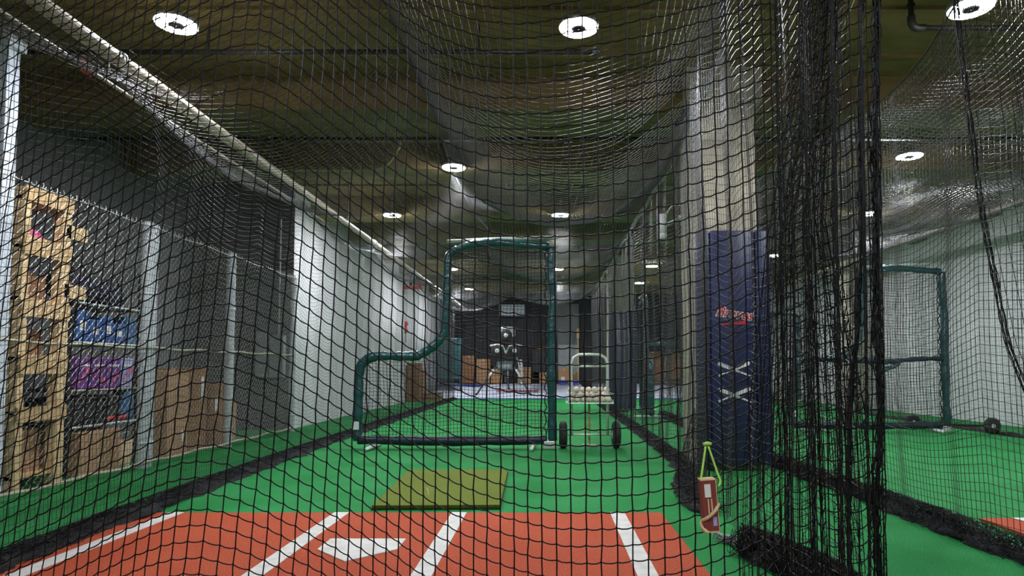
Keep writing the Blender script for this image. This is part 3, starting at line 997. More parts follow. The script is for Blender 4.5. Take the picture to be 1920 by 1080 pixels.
def carton(loc, sx, sy, sz, label, m='cardboard', rz=0.0, group=None, tape=True, sticker=None):
    o = empty('cardboard_box', label, 'box', loc, rz, group)
    MB().box(-sx / 2, sx / 2, -sy / 2, sy / 2, 0, sz, 0.006).build('carton', m, o)
    if tape:
        MB().box(-0.03, 0.03, -sy / 2 - 0.002, sy / 2 + 0.002, sz - 0.06, sz + 0.002).build('tape', 'tape', o)
        MB().box(-sx / 2 - 0.002, sx / 2 + 0.002, -0.002, 0.002, sz - 0.004, sz + 0.001).build('flap_seam', 'cardboard_dark', o)
    if sticker:
        f, a, b, c, d = sticker
        if f == 'x':
            MB().box(sx / 2, sx / 2 + 0.002, a, b, c, d).build('sticker', 'paper', o, label='white sticker')
        else:
            MB().box(a, b, -sy / 2 - 0.002, -sy / 2, c, d).build('sticker', 'paper', o, label='white sticker')
    return o


carton((-4.55, 5.39, 0.13), 0.4, 0.30, 0.36, 'cardboard box low inside the timber shelf', sticker=None)
carton((-4.55, 5.38, 1.09), 0.4, 0.28, 0.24, 'dark cardboard box in the middle of the timber shelf', 'cardboard_dark')
carton((-4.55, 5.38, 1.58), 0.4, 0.3, 0.22, 'brown box below the pink gear on the timber shelf', 'cardboard_dark')
gl = empty('pink_glove', 'pink padded gear on the upper timber shelf', 'glove', (-4.42, 5.42, 2.01))
MB().ball((0, 0, 0.09), 0.09, sc=(1, 1.1, 1)).build('palm', 'pink', gl, True)
MB().ball((0, 0.1, 0.07), 0.06, sc=(1, 1, 1.1)).build('thumb', 'pink', gl, True)
gl2 = empty('red_pouch', 'red pouch at the top left of the timber shelf', 'pouch', (-4.42, 5.28, 2.13 - 0.12))
MB().ball((0, 0, 0.2), 0.07, sc=(1, 0.9, 1.6)).build('bag', 'red', gl2, True)
MB().tube([(0, 0, 0.1), (0, 0, 0.0)], 0.05, 10).build('foot', 'red', gl2, True)

# black wire rack
rk = empty('storage_rack', 'black metal rack with blue and purple packages', 'shelf', (-4.75, 6.35, 0))
for x in (-5.15, -4.38):
    for y in (5.88, 6.86):
        part(MB().tube([(x, y, 0), (x, y, 2.0)], 0.018, 8), 'upright', 'black_plastic', rk)
SH = [0.46, 0.80, 1.25, 1.62]
for z in SH:
    part(MB().box(-5.15, -4.36, 5.88, 6.86, z - 0.025, z), 'rack_shelf', 'black_plastic', rk)
    part(MB().tube([(-4.355, 5.88, z - 0.012), (-4.355, 6.86, z - 0.012)], 0.012, 6), 'shelf_lip', 'wire_beige' if z in (0.80,) else 'galv', rk)
dark = [('navy_cloth', 5.92, 6.42, 0.30), ('navy_cloth', 6.46, 6.86, 0.26)]
for i, (m, a, b, h) in enumerate(dark):
    d = empty('duffel_bag', ('dark navy duffel bag on top of the black rack' if i == 0 else 'smaller dark duffel bag at the post end of the rack top'), 'bag', (-4.6, (a + b) / 2, 1.62))
    dm = MB()
    L_ = (b - a)
    dm.tube([(0, -L_ / 2 + L_ * t, h / 2 + 0.01 * math.sin(t * 9)) for t in np.linspace(0, 1, 14)], h / 2, 14, rf=lambda t: h / 2 * (0.55 + 0.45 * math.sin(PI * min(1, max(0, t * 1.0))) ** 0.35))
    dm.build('bag_body', m, d, True)
    MB().tube(spline([(0.05, -0.1, h * 0.95), (0.08, -0.04, h * 1.2), (0.08, 0.04, h * 1.2), (0.05, 0.1, h * 0.95)], 5), 0.012, 6).build('handle', 'black_plastic', d, True)
# blue packages
spots = [(5.95, 0.17, 0.30, 'blue_box'), (6.13, 0.17, 0.22, 'blue_box'), (6.31, 0.16, 0.26, 'blue_box'), (6.48, 0.17, 0.20, 'blue_box'), (6.66, 0.17, 0.28, 'blue_bag')]
names = ['tall royal blue package with two white labels, nearest the timber shelf', 'second royal blue package on the rack, low', 'royal blue package with white round label in the middle of the rack', 'low royal blue package fourth from the timber shelf', 'slate blue package next to the fence post']
for (y, w, h, m), nm in zip(spots, names):
    b = empty('blue_package', nm, 'package', (-4.5, y + w / 2, 1.25), 0, 'blue packages on the rack')
    MB().box(-0.12, 0.12, -w / 2 + 0.008, w / 2 - 0.008, 0, h, 0.012).build('wrapper', m, b)
    MB().box(0.12, 0.122, -0.045, 0.03, h * 0.35, h * 0.65).build('print', 'paper' if m == 'blue_box' else 'blue_box', b)
cols = ['purple', 'purple', 'purple', 'lilac']
pn = ['purple package with pink print at the timber end of the rack', 'purple package with pink dots, second in its row', 'dark purple package, third in its row', 'lilac package with white panel at the end of the purple row']
for i in range(4):
    y = 5.98 + 0.21 * i
    b = empty('purple_package', pn[i], 'package', (-4.5, y + 0.09, 0.80), 0, 'purple packages on the rack')
    MB().box(-0.12, 0.12, -0.095, 0.095, 0, 0.30, 0.01).build('wrapper', cols[i], b)
    MB().box(0.12, 0.122, -0.07, 0.07, 0.215, 0.235).build('white_band', 'paper', b)
    for k in range(3):
        MB().lathe([(0.001, 0.1225), (0.022 + 0.006 * k, 0.1225), (0.022 + 0.006 * k, 0.12)], (0, -0.05 + 0.05 * k, 0.08 + 0.05 * ((k + i) % 3)), 10, 'x').build('pink_dot', 'pink', b)
for i, (a, b_) in enumerate(((5.92, 6.36), (6.38, 6.62))):
    t = empty('storage_bin', ['wide black bin on the lower rack shelf', 'small black bin beside the wide one on the rack'][i], 'bin', (-4.6, (a + b_) / 2, 0.46))
    w = (b_ - a) / 2 - 0.01
    MB().box(-0.22, 0.22, -w, w, 0, 0.24, 0.015).build('tub', 'black_plastic', t)
    MB().box(-0.235, 0.235, -w - 0.005, w + 0.005, 0.24, 0.265, 0.006).build('lid', 'black_plastic', t)
bb = empty('blue_sack', 'slate blue sack hanging at the post end of the rack', 'bag', (-4.45, 6.74, 0.46))
MB().tube([(0, 0, 0.0), (0, 0.01, 0.05), (0.01, 0, 0.2), (0, 0, 0.30), (0, 0, 0.33)], 0.09, 12, rf=lambda t: 0.09 * (1 - 0.75 * max(0, t - 0.75) * 4 * 0.5)).build('sack', 'blue_bag', bb, True)
MB().tube(spline([(-0.03, 0, 0.33), (0, 0, 0.37), (0.03, 0, 0.33)], 4), 0.008, 6).build('tie', 'rope_black', bb, True)
for i in range(4):
    r = tag(MB().ball((0, 0, 0), 0.030, 10, 7).build('red_ball', 'red', None, True), 'small red ball on the low shelf edge beside the black bins', 'ball', 'red balls on the rack')
    r.location = (-4.385, 6.44 + 0.085 * i - 0.02 * (i % 2), 0.488 + 0.004)
carton((-4.5, 6.21, 0.0), 0.42, 0.56, 0.40, 'wide cardboard box on the turf under the black rack', sticker=None)
bk = empty('bucket', 'tan bucket of bottles on the turf by the fence post', 'bucket', (-4.40, 6.66, 0))
MB().lathe([(0.09, 0.0), (0.11, 0.26), (0.105, 0.26), (0.088, 0.01)], k=18).build('pail', 'tan_strap', bk, True)
MB().tube(spline([(0, -0.11, 0.25), (0.05, -0.06, 0.33), (0.05, 0.06, 0.33), (0, 0.11, 0.25)], 5), 0.005, 6).build('handle', 'galv', bk, True)
bt = empty('bottle', 'white bottle with red cap beside the tan bucket', 'bottle', (-4.36, 6.52, 0))
MB().lathe([(0.001, 0), (0.035, 0.0), (0.037, 0.2), (0.03, 0.25), (0.016, 0.28), (0.016, 0.31)], k=16).build('body', 'white_plastic', bt, True)
MB().lathe([(0.020, 0.31), (0.020, 0.36), (0.001, 0.365)], k=16).build('cap', 'red', bt, True)

carton((-4.45, 7.42, 0), 0.4, 0.42, 0.97, 'tall cardboard carton standing right of the first fence post', sticker=('x', 0.08, 0.13, 0.15, 0.27))
carton((-4.46, 7.86, 0), 0.4, 0.40, 1.00, 'darker tall carton with white sticker beside it', 'cardboard_dark', sticker=('x', 0.06, 0.11, 0.62, 0.90))
carton((-4.42, 8.26, 0), 0.36, 0.32, 0.80, 'shorter tall carton next to the second fence post', 'cardboard_dark', sticker=('x', -0.04, 0.02, 0.45, 0.62))
carton((-4.40, 8.62, 0), 0.34, 0.30, 0.52, 'low carton just past the second fence post', sticker=('x', -0.08, -0.03, 0.1, 0.34))

ep = empty('electrical_panel', 'grey electrical cabinet on the dark alcove wall', 'panel', (-4.60, 10.44, 0.85))
MB().box(-0.13, 0.06, -0.06, 0.055, 0, 0.74, 0.006).build('box', 'panel_gray', ep)
MB().box(-0.12, 0.05, -0.066, -0.06, 0.02, 0.72).build('door', 'panel_gray', ep)
MB().box(0.02, 0.035, -0.08, -0.066, 0.34, 0.42).build('latch', 'galv', ep)
ep2 = empty('electrical_panel', 'narrower grey cabinet right of the first on the alcove wall', 'panel', (-4.38, 10.44, 0.85))
MB().box(-0.12, 0.11, -0.06, 0.055, 0, 0.68, 0.006).build('box', 'panel_gray', ep2)
MB().box(-0.11, 0.10, -0.066, -0.06, 0.02, 0.66).build('door', 'panel_gray', ep2)
MB().tube([(0, 0, 0.68), (0, 0, 2.6)], 0.015, 8).build('conduit', 'panel_gray', ep2)

# ------------------------------------------------------------------ L-shaped pitching screen


def ruffle(seed, amp=0.12):
    g = random.Random(seed)
    ph = [g.uniform(0, 6) for _ in range(4)]
    return lambda t: 1 + amp * (math.sin(t * 23 + ph[0]) * 0.5 + math.sin(t * 51 + ph[1]) * 0.35 + math.sin(t * 9 + ph[2]) * 0.4)


def sleeve(pts, r, seed, n=10, amp=0.15, k=14):
    f = ruffle(seed, amp)
    mb = MB()
    P = resample(np.array(spline(pts, n)), 0.035)
    mb.tube(P, r, k, True, lambda t: r * f(t))
    return mb


def make_screen(label):
    """front plane y = 0, x from -1.22 to 1.22 about its middle, z up"""
    r = empty('pitching_screen', label, 'screen')
    PR = 0.058
    sleeve([(-1.21, 0, 0.10), (-1.215, 0, 0.35), (-1.20, 0, 0.92), (-1.17, 0, 1.05), (-1.10, 0, 1.12)], PR, 1).build('pad_sleeve', 'teal', r, True)
    sleeve([(-1.12, 0, 1.11), (-0.95, 0, 1.15), (-0.70, 0, 1.145), (-0.48, 0, 1.15)], PR, 2).build('pad_sleeve', 'teal', r, True)
    sleeve([(-0.50, 0, 1.145), (-0.38, 0, 1.20), (-0.25, 0, 1.30), (-0.16, 0, 1.40)], PR, 3).build('pad_sleeve', 'teal', r, True)
    sleeve([(-0.17, 0, 1.38), (-0.135, 0, 1.55), (-0.115, 0, 2.0), (-0.11, 0, 2.30), (-0.08, 0, 2.43), (0.02, 0, 2.50)], PR * 0.95, 4, amp=0.06).build('pad_sleeve', 'teal', r, True)
    sleeve([(0.0, -0.01, 2.48), (0.18, -0.02, 2.55), (0.5, -0.02, 2.575), (0.85, -0.01, 2.55), (1.16, 0, 2.53)], PR * 0.85, 5, amp=0.14).build('pad_sleeve', 'teal', r, True)
    sleeve([(1.20, 0, 2.52), (1.19, 0, 2.3), (1.205, 0, 2.05), (1.22, 0, 1.8), (1.20, 0, 1.4), (1.20, 0, 0.5), (1.21, 0, 0.10)], PR, 6, amp=0.16).build('pad_sleeve', 'teal', r, True)
    sleeve([(-1.20, -0.01, 0.115), (-0.6, -0.01, 0.10), (0, -0.01, 0.095), (0.6, -0.01, 0.10), (1.14, -0.01, 0.11)], PR, 7, amp=0.12).build('pad_sleeve', 'teal_dark', r, True)
    MB().tube([(-0.12, 0.03, 2.60), (1.28, 0.03, 2.66)], 0.024, 12).build('top_bar', 'silver', r, True)
    # feet
    for x in (-1.0, 0.97):
        fo = MB()
        fo.tube([(x - 0.02, -0.30, 0.03), (x, 0, 0.035), (x + 0.0, 0.34, 0.03)], 0.022, 10)
        fo.build('foot', 'white_plastic', r, True, 'white tube foot')
    MB().box(1.10, 1.24, -0.07, 0.06, 0.0, 0.10, 0.012).build('corner_bracket', 'silver', r)
    MB().box(-1.25, -1.18, -0.068, -0.062, 0.24, 0.34).build('care_tag', 'paper', r, label='white tag')
    # net clipped to the L outline
    step = 0.044
    g = np.random.default_rng(3)

    def lo_hi(x):
        if x < -0.5:
            return 0.12, 1.10
        if x < -0.12:
            return 0.12, 1.12 + (x + 0.5) * 0.75
        return 0.12, 2.52
    L_ = []
    for x in np.arange(-1.17, 1.18, step):
        a, b = lo_hi(x)
        z = np.linspace(a, b, 40)
        L_.append(np.stack([x + 0.006 * np.sin(z * 9 + x * 5), 0.012 + 0.05 * np.sin(PI * (z - a) / (b - a)) * np.cos(x * 1.2), z], 1))
    for z in np.arange(0.13, 2.52, step):
        xa = -1.19 if z < 1.10 else (-0.5 + (z - 1.12) / 0.75 if z < 1.40 else -0.11)
        x = np.linspace(xa, 1.18, 40)
        L_.append(np.stack([x, 0.012 + 0.05 * np.cos(x * 1.2) * math.sin(PI * min(1, z / 2.5)), z + 0.012 * np.sin(x * 7 + z * 3) - 0.02 * np.cos(x)], 1))
    o = np_mesh('net_panel', [np_tubes(np.array(L_), 0.0030, 3, np.array([0.02, 1.0, 0.03]))], 'net', r)
    # lacing rope inside the right post
    MB().tube([(1.12 + 0.02 * math.sin(i * 2.3), 0.0, 0.15 + i * 0.06) for i in range(40)], 0.008, 6).build('lacing', 'net_core', r, True)
    return r


s1 = make_screen('teal padded L-shaped pitching screen in the middle of the main lane')
s1.location = (-1.135, 8.0, 0)
tag(s1, None, 'screen', 'L-shaped pitching screens')
s2 = copy_tree(s1)
s2.location = (5.08, 10.1, 0)
tag(s2, 'teal padded L-shaped screen on wheels in the right lane', 'screen')
# axle and wheels and sagging cross sleeve of that screen
o2 = MB()
o2.tube([(0.2, 0.25, 0.11), (0.9, 0.1, 0.12), (1.62, -0.35, 0.12)], 0.018, 8)
o2.build('axle', 'pipe_black', s2, True)
for (x, y) in ((1.66, -0.36), (0.86, 0.35)):
    wm = MB()
    wm.lathe([(0.03, -0.03), (0.10, -0.03), (0.125, -0.015), (0.125, 0.015), (0.10, 0.03), (0.03, 0.03)], (x, y, 0.126), 22, 'y')
    wo = wm.build('wheel', 'rubber', s2, True)
    MB().lathe([(0.001, -0.034), (0.03, -0.034), (0.03, 0.034), (0.001, 0.034)], (x, y, 0.126), 12, 'y').build('hub', 'silver', wo)
sleeve([(-0.5, -0.02, 1.13), (-0.1, -0.03, 1.11), (0.3, -0.03, 1.10), (0.75, -0.03, 1.14), (1.15, -0.02, 1.15)], 0.04, 12, amp=0.2).build('cross_sleeve', 'teal_dark', s2, True)
sleeve([(0.0, -0.05, 1.08), (0.1, -0.06, 0.98), (0.3, -0.06, 1.0), (0.45, -0.05, 1.07)], 0.035, 13, amp=0.3).build('torn_flap', 'teal', s2, True)
s3 = copy_tree(s1)
s3.location = (6.12, 18.6, 0)
tag(s3, 'farther L-shaped screen mostly hidden right of the navy column', 'screen')
s4 = copy_tree(s1)
s4.location = (2.14, 13.85, 0)
s4.rotation_euler = (0, 0, math.radians(86))
tag(s4, 'L-shaped screen turned edge-on beside the far column', 'screen')

# ------------------------------------------------------------------ ball cart with baseballs


def make_cart(label):
    r = empty('ball_cart', label, 'ball cart')
    # x across, y depth; wheels on the axle at y = 0
    w = 0.225
    arch = [(-w, 0.0, 0.16), (-w, 0.0, 0.7), (-w, 0.0, 1.06), (-w + 0.03, 0, 1.13), (-w + 0.09, 0, 1.165), (0, 0, 1.17), (w - 0.09, 0, 1.165), (w - 0.03, 0, 1.13), (w, 0, 1.06), (w, 0, 0.7), (w, 0, 0.16)]
    MB().tube(arch, 0.018, 10).build('handle_frame', 'silver', r, True)
    MB().tube([(-w, 0, 1.02), (w, 0, 1.02)], 0.013, 8).build('cross_bar', 'silver', r, True)
    MB().tube([(-0.30, 0, 0.17), (0.30, 0, 0.17)], 0.012, 8).build('axle', 'silver', r, True)
    for s in (-1, 1):
        wm = MB()
        wm.lathe([(0.05, -0.045), (0.13, -0.05), (0.165, -0.03), (0.17, 0), (0.165, 0.03), (0.13, 0.05), (0.05, 0.045)], (s * 0.33, 0, 0.17), 24, 'x')
        wo = wm.build('wheel', 'rubber', r, True)
        MB().lathe([(0.001, -0.05), (0.05, -0.047), (0.05, 0.047), (0.001, 0.05)], (s * 0.33, 0, 0.17), 14, 'x').build('hub', 'galv', wo)
    # basket
    bx, b0, b1, z0, z1 = 0.285, -0.14, 0.30, 0.565, 0.68
    wire = MB()
    wire.tube([(-bx, b0, z0), (bx, b0, z0), (bx, b1, z0), (-bx, b1, z0), (-bx, b0, z0)], 0.009, 6)
    wire.tube([(-bx - 0.01, b0, z1), (bx + 0.01, b0, z1), (bx + 0.01, b1, z1), (-bx - 0.01, b1, z1), (-bx - 0.01, b0, z1)], 0.003, 6)
    bo = wire.build('basket', 'silver', r)
    for i in range(9):
        x = -bx + 2 * bx * i / 8
        MB().tube([(x, b1, z1), (x, b1, z0), (x, b0, z0), (x, b0, z0 + 0.05)], 0.003, 5).build('wire', 'silver', bo)
    for s in (-1, 1):
        MB().tube([(s * w, 0, 0.70), (s * bx, b0, z0)], 0.006, 6).build('brace', 'silver', bo)
    MB().tube([(0, 0.06, 0.565), (0, 0.06, 0.03)], 0.014, 8).build('prop_leg', 'conduit', r)
    MB().tube([(-0.09, 0.06, 0.03), (0.09, 0.06, 0.03)], 0.018, 8).build('prop_foot', 'wire_beige', r)
    for s in (-1, 1):
        MB().tube([(0, 0.06, 0.33), (s * 0.13, 0.01, 0.18)], 0.007, 6).build('stay', 'conduit', r)
    return r


ct = make_cart('silver two-wheeled ball cart right of the L-screen')
ct.location = (0.535, 8.03, 0)
tag(ct, None, None, 'ball carts')
ct2 = copy_tree(ct)
ct2.location = (6.45, 17.6, 0)
tag(ct2, 'distant ball cart seen just right of the navy column', None)
ball0 = None


def baseball(loc, label, group):
    global ball0
    if ball0 is None:
        ball0 = MB().ball((0, 0, 0), 0.0365, 14, 9).build('baseball', 'ball', None, True)
        o = ball0
        sm = MB()
        pts = []
        for i in range(25):
            t = 2 * PI * i / 24
            v = Vector((math.cos(t) + 0.44 * math.cos(3 * t) * -1, math.sin(t) + 0.44 * math.sin(3 * t), 1.1 * math.sin(2 * t))).normalized() * 0.0367
            pts.append(v)
        sm.tube(pts, 0.0012, 4)
        sm.build('seam', 'seam_red', o)
    else:
        o = copy_tree(ball0)
    o.location = loc
    o.rotation_euler = (random.uniform(0, 6), random.uniform(0, 6), random.uniform(0, 6))
    return tag(o, label, 'baseball', group)


def fill(cart, lab, grp, layers=3):
    L0 = cart.location
    for k in range(layers):
        nx, ny = (7 if k % 2 == 0 else 6), (5 if k % 2 == 0 else 4)
        if k == 2:
            nx, ny = 7, 4
        for i in range(nx):
            for j in range(ny):
                if k == 2 and random.random() < 0.35:
                    continue
                x = (i - (nx - 1) / 2) * 0.0765
                y = 0.07 + (j - (ny - 1) / 2) * 0.0765
                if abs(abs(x) - 0.225) < 0.052 and abs(y) < 0.05:
                    continue
                baseball((L0.x + x, L0.y + y, 0.61 + k * 0.0575), lab, grp)


fill(ct, 'scuffed white baseball heaped in the silver ball cart', 'baseballs in the near ball cart')
fill(ct2, 'baseball in the distant ball cart', 'baseballs in the distant ball cart', 1)
baseball((2.55, 14.0, 0.037), 'single white baseball lying on turf left of the navy column', None)

# ------------------------------------------------------------------ pitcher's mound with tarps
for (xa, xb, lab, red) in ((-3.95, 1.28, 'white and blue tarp over the mound at the far end of the main lane', True), (1.75, 6.6, 'white tarp over the mound at the far end of the right lane', False)):
    md = empty('mound_tarp', lab, 'tarp', ((xa + xb) / 2, 22, 0))
    n = 24
    vs, fs = [], []
    prof = [(20.65, 0.004), (20.8, 0.03), (21.6, 0.10), (22.6, 0.22), (23.4, 0.36), (24.9, 0.40)]
    for i in range(n + 1):
        for (y, z) in prof:
            e = 1.0
            vs.append((xa + (xb - xa) * i / n, y + 0.04 * math.sin(i * 1.3), z + 0.008 * math.sin(i * 2.1 + y * 3)))
    m_ = len(prof)
    for i in range(n):
        for j in range(m_ - 1):
            fs.append((i * m_ + j, (i + 1) * m_ + j, (i + 1) * m_ + j + 1, i * m_ + j + 1))
    # skirt to the floor so the mound is solid
    base = len(vs)
    for i in (0, n):
        for (y, z) in prof:
            vs.append((vs[i * m_][0], y, 0.0))
    for e, i in enumerate((0, n)):
        for j in range(m_ - 1):
            fs.append((i * m_ + j, i * m_ + j + 1, base + e * m_ + j + 1, base + e * m_ + j))
    part(MB().add(vs, fs), 'sheet', 'tarp', md, True)
    part(MB().box(xa, xb, 20.60, 20.66, 0.002, 0.03), 'blue_hem', 'tarp_blue', md)
    if red:
        ang = math.atan2(0.12, 1.0)
        t_ = text_mesh('lettering', 'Braves', 0.55, 'red_bat', md, (-1.05 - (xa + xb) / 2, 0.3, 0.225), (ang, 0, 0), 0.3, 0.002, 0.01)
        part(MB().box(-3.95, -2.3, 23.2, 24.2, 0.37, 0.39), 'blue_panel', 'tarp_blue', md)

# ------------------------------------------------------------------ pitching machine
pm_ = empty('pitching_machine', 'black three-wheel pitching machine on a tripod', 'pitching machine', (-1.40, 22.0, 0.14))
hub = (0, 0, 1.25)
for a, e in ((-0.95, -0.55), (0.85, -0.45), (0.05, 0.75)):
    lm = MB()
    lm.tube([(a * 0.22, e * 0.2, 1.05), (a * 0.6, e * 0.6, 0.55), (a, e, -0.04 if e < 0 else 0.09)], 0.03, 8)
    lo = lm.build('tripod_leg', 'machine', pm_, True)
    MB().tube([(a * 0.42, e * 0.42, 0.80), (a * 0.62, e * 0.62, 0.52)], 0.04, 8).build('leg_clamp', 'silver', lo, True)
    MB().ball((a, e, -0.02 if e < 0 else 0.13), 0.045, 8, 6).build('foot', 'rubber', lo, True)
MB().tube([(0, 0, 0.35), (0, 0, 1.1)], 0.05, 10).build('mast', 'machine', pm_, True)
MB().box(-0.30, 0.25, -0.18, 0.2, 0.78, 1.08, 0.03).build('control_box', 'machine_green', pm_)
MB().box(-0.26, 0.20, -0.185, -0.18, 0.84, 1.0).build('control_plate', 'panel_gray', pm_)
for (wx, wz) in ((-0.30, 1.45), (0.30, 1.45), (0.0, 1.98)):
    ax = Vector((wx, 0, wz - 1.62)).normalized()
    wm = MB()
    wm.lathe([(0.06, -0.06), (0.17, -0.07), (0.21, -0.03), (0.21, 0.03), (0.17, 0.07), (0.06, 0.06)], (wx, 0, wz), 20, 'y')
    wo = wm.build('throwing_wheel', 'rubber', pm_, True)
    MB().lathe([(0.001, -0.09), (0.075, -0.08), (0.075, 0.08), (0.001, 0.09)], (wx, 0, wz), 14, 'y').build('wheel_hub', 'silver', wo)
    MB().tube([(wx, 0.02, wz), (wx * 1.25, 0.02, 1.62 + (wz - 1.62) * 1.25)], 0.06, 10).build('motor', 'silver', pm_, True)
for s in (-1, 1):
    MB().tube([(s * 0.55, 0.02, 1.62), (s * 0.28, 0.0, 1.66), (s * 0.1, 0.02, 1.6), (0, 0, 1.35)], 0.035, 8).build('yoke_arm', 'silver', pm_, True)
MB().tube([(0, -0.25, 1.62), (0, 0.35, 1.66)], 0.06, 12, cap=False).build('ball_chute', 'machine', pm_, True)
MB().box(-0.20, 0.30, 0.12, 0.45, 1.95, 2.28, 0.02).build('hopper', 'white_plastic', pm_)
MB().box(-0.17, 0.27, 0.115, 0.12, 2.0, 2.22).build('hopper_panel', 'panel_gray', pm_)
MB().tube([(0.35, 0.1, 1.35), (0.45, 0.05, 0.9), (0.6, 0.0, 0.6)], 0.02, 8).build('tilt_handle', 'silver', pm_, True)

# ------------------------------------------------------------------ things at the far end
ts = empty('teal_screen', 'teal padded rectangular screen against the far end of the white wall', 'screen', (-3.40, 22.3, 0.2))
MB().box(-0.42, 0.42, -0.04, 0.04, 0.45, 1.78, 0.02).build('panel', 'teal', ts)
for s in (-1, 1):
    MB().tube([(s * 0.42, 0, 0.0), (s * 0.42, 0, 1.82)], 0.05, 10).build('side_post', 'teal', ts, True)
for z in (0.45, 1.80):
    MB().tube([(-0.42, 0, z), (0.42, 0, z)], 0.05, 10).build('cross_tube', 'teal', ts, True)
ts2 = empty('teal_screen', 'open teal frame standing in front of brown boxes behind the right lane', 'screen', (4.35, 23.2, 0.34))
for s in (-1, 1):
    MB().tube([(s * 0.68, 0, 0.0), (s * 0.68, 0, 1.55)], 0.055, 10).build('side_post', 'teal', ts2, True)
MB().tube([(0.0, 0, 0.22), (0.0, 0, 1.5)], 0.035, 10).build('mullion', 'teal', ts2, True)
for z in (0.22, 1.55):
    MB().tube([(-0.68, 0, z), (0.68, 0, z)], 0.055 if z < 1 else 0.10, 10).build('cross_tube', 'teal', ts2, True)
zt_ = 0.412
carton((-2.95, 24.4, zt_), 0.5, 0.5, 1.05, 'tall brown carton left in the row at the back wall', 'cardboard_dark')
carton((-2.4, 24.45, zt_), 0.5, 0.5, 0.92, 'second brown carton in the row at the back wall', 'cardboard', sticker=None)
carton((-1.9, 24.5, zt_), 0.42, 0.45, 0.55, 'low brown carton behind the tripod left leg', 'cardboard')
carton((-0.85, 24.5, zt_), 0.5, 0.4, 0.62, 'brown carton behind the tripod right leg', 'cardboard')
carton((-0.05, 24.4, zt_), 0.45, 0.4, 0.42, 'tan carton under the black cabinet front', 'cardboard')
carton((0.66, 24.4, zt_), 0.42, 0.4, 0.56, 'clean tan carton right of the L-screen post', 'cardboard', sticker=('y', -0.12, 0.02, 0.05, 0.25))
carton((1.05, 24.5, zt_), 0.3, 0.3, 0.42, 'small brown carton behind the ball cart', 'cardboard_dark')
carton((4.0, 24.3, zt_ + 0.0), 0.6, 0.5, 1.2, 'large brown carton behind the open teal frame', 'cardboard_dark')
carton((4.72, 24.3, zt_), 0.6, 0.5, 1.15, 'large tan carton behind the open teal frame', 'cardboard')
carton((5.6, 24.3, zt_), 0.5, 0.5, 0.9, 'dark carton beside the open teal frame', 'cardboard_dark')
carton((-3.95, 19.2, 0), 0.36, 0.5, 1.15, 'tall narrow carton leaning on the white left wall', 'cardboard_dark')
carton((-3.93, 19.85, 0), 0.34, 0.5, 0.95, 'shorter carton behind the tall one by the white wall', 'cardboard')
lidc = empty('plank_stack', 'stack of boards on the turf by the white wall', 'boards', (-3.5, 19.9, 0))
for i in range(4):
    MB().box(-0.2, 0.2, -0.6, 0.6, 0.06 * i, 0.06 * i + 0.05).build('board', 'cardboard_dark' if i % 2 else 'wood_board', lidc)
bc = empty('black_cabinet', 'black cabinet at the back wall beside the L-screen post', 'cabinet', (-0.25, 24.7, zt_))
MB().box(-0.3, 0.3, -0.2, 0.25, 0.42, 1.3, 0.01).build('body', 'black_plastic', bc)
MB().box(-0.28, 0.28, -0.215, -0.2, 0.5, 1.25).build('door', 'black_plastic', bc)
for s in (-1, 1):
    MB().box(s * 0.28 - 0.02, s * 0.28 + 0.02, -0.2, 0.25, 0, 0.42).build('leg', 'black_plastic', bc)
MB().lathe([(0.001, 0), (0.16, 0), (0.17, 0.06), (0.08, 0.12), (0.001, 0.13)], (0.0, 0.0, 1.3), 16).build('top_dome', 'cardboard_dark', bc, True)
cl = empty('white_tube', 'short white tube standing at the back wall right of the machine', 'tube', (-0.95, 24.1, zt_))
MB().tube([(0, 0, 0), (0, 0, 0.75), (-0.03, 0, 0.9)], 0.05, 10).build('pipe', 'white_plastic', cl, True)
MB().lathe([(0.056, 0.0), (0.056, 0.05), (0.05, 0.05)], k=12).build('collar', 'white_plastic', cl)
d1 = MB().box(0.42, 1.26, 24.93, 24.995, 0.40, 3.5)
d1 = struct(d1, 'door_1', 'door_gray', 'grey door in the back wall')
MB().box(0.46, 1.22, 24.915, 24.93, 0.45, 1.9).build('door_leaf', 'panel_gray', d1)
MB().box(0.46, 1.22, 24.915, 24.93, 1.95, 3.4).build('door_leaf', 'door_gray', d1)
MB().tube([(1.12, 24.9, 1.45), (1.2, 24.88, 1.45)], 0.03, 8).build('handle', 'galv', d1)
st = empty('broom', 'wooden broom handle with tan block leaning at the back door', 'broom', (1.2, 24.3, zt_))
MB().tube([(0, 0, 0.0), (0.0, 0.2, 1.75)], 0.03, 8).build('stick', 'tan_strap', st, True)
MB().tube([(0, 0.2, 1.72), (0.0, 0.24, 2.1)], 0.055, 10).build('block', 'wood', st, True)
for i, x in enumerate((0.6, 1.0)):
    t = empty('blue_tub', ['blue oval tub right of the L-screen post', 'blue flat tub behind the ball cart frame'][i], 'tub', (x, 23.6, 0.395))
    MB().lathe([(0.15, 0.0), (0.2, 0.14), (0.21, 0.14), (0.21, 0.16), (0.19, 0.16), (0.14, 0.01)], k=20).build('tub', 'tarp_blue', t, True)
    MB().lathe([(0.001, 0.10), (0.17, 0.10)], k=20).build('contents', 'paper', t)
vt = empty('air_vent', 'pale louvred vent unit high on the back wall', 'vent', (-1.33, 24.75, 3.0))
MB().box(-0.5, 0.5, -0.2, 0.24, 0, 0.45, 0.01).build('case', 'panel_gray', vt)
for i in range(6):
    MB().box(-0.46, 0.46, -0.215, -0.2, 0.04 + i * 0.065, 0.075 + i * 0.065).build('slat', 'steel_white', vt)
vt2 = empty('air_vent', 'pale vent high on the back wall near the far column', 'vent', (3.0, 24.75, 3.0))
MB().box(-0.4, 0.4, -0.2, 0.24, 0, 0.4, 0.01).build('case', 'panel_gray', vt2)
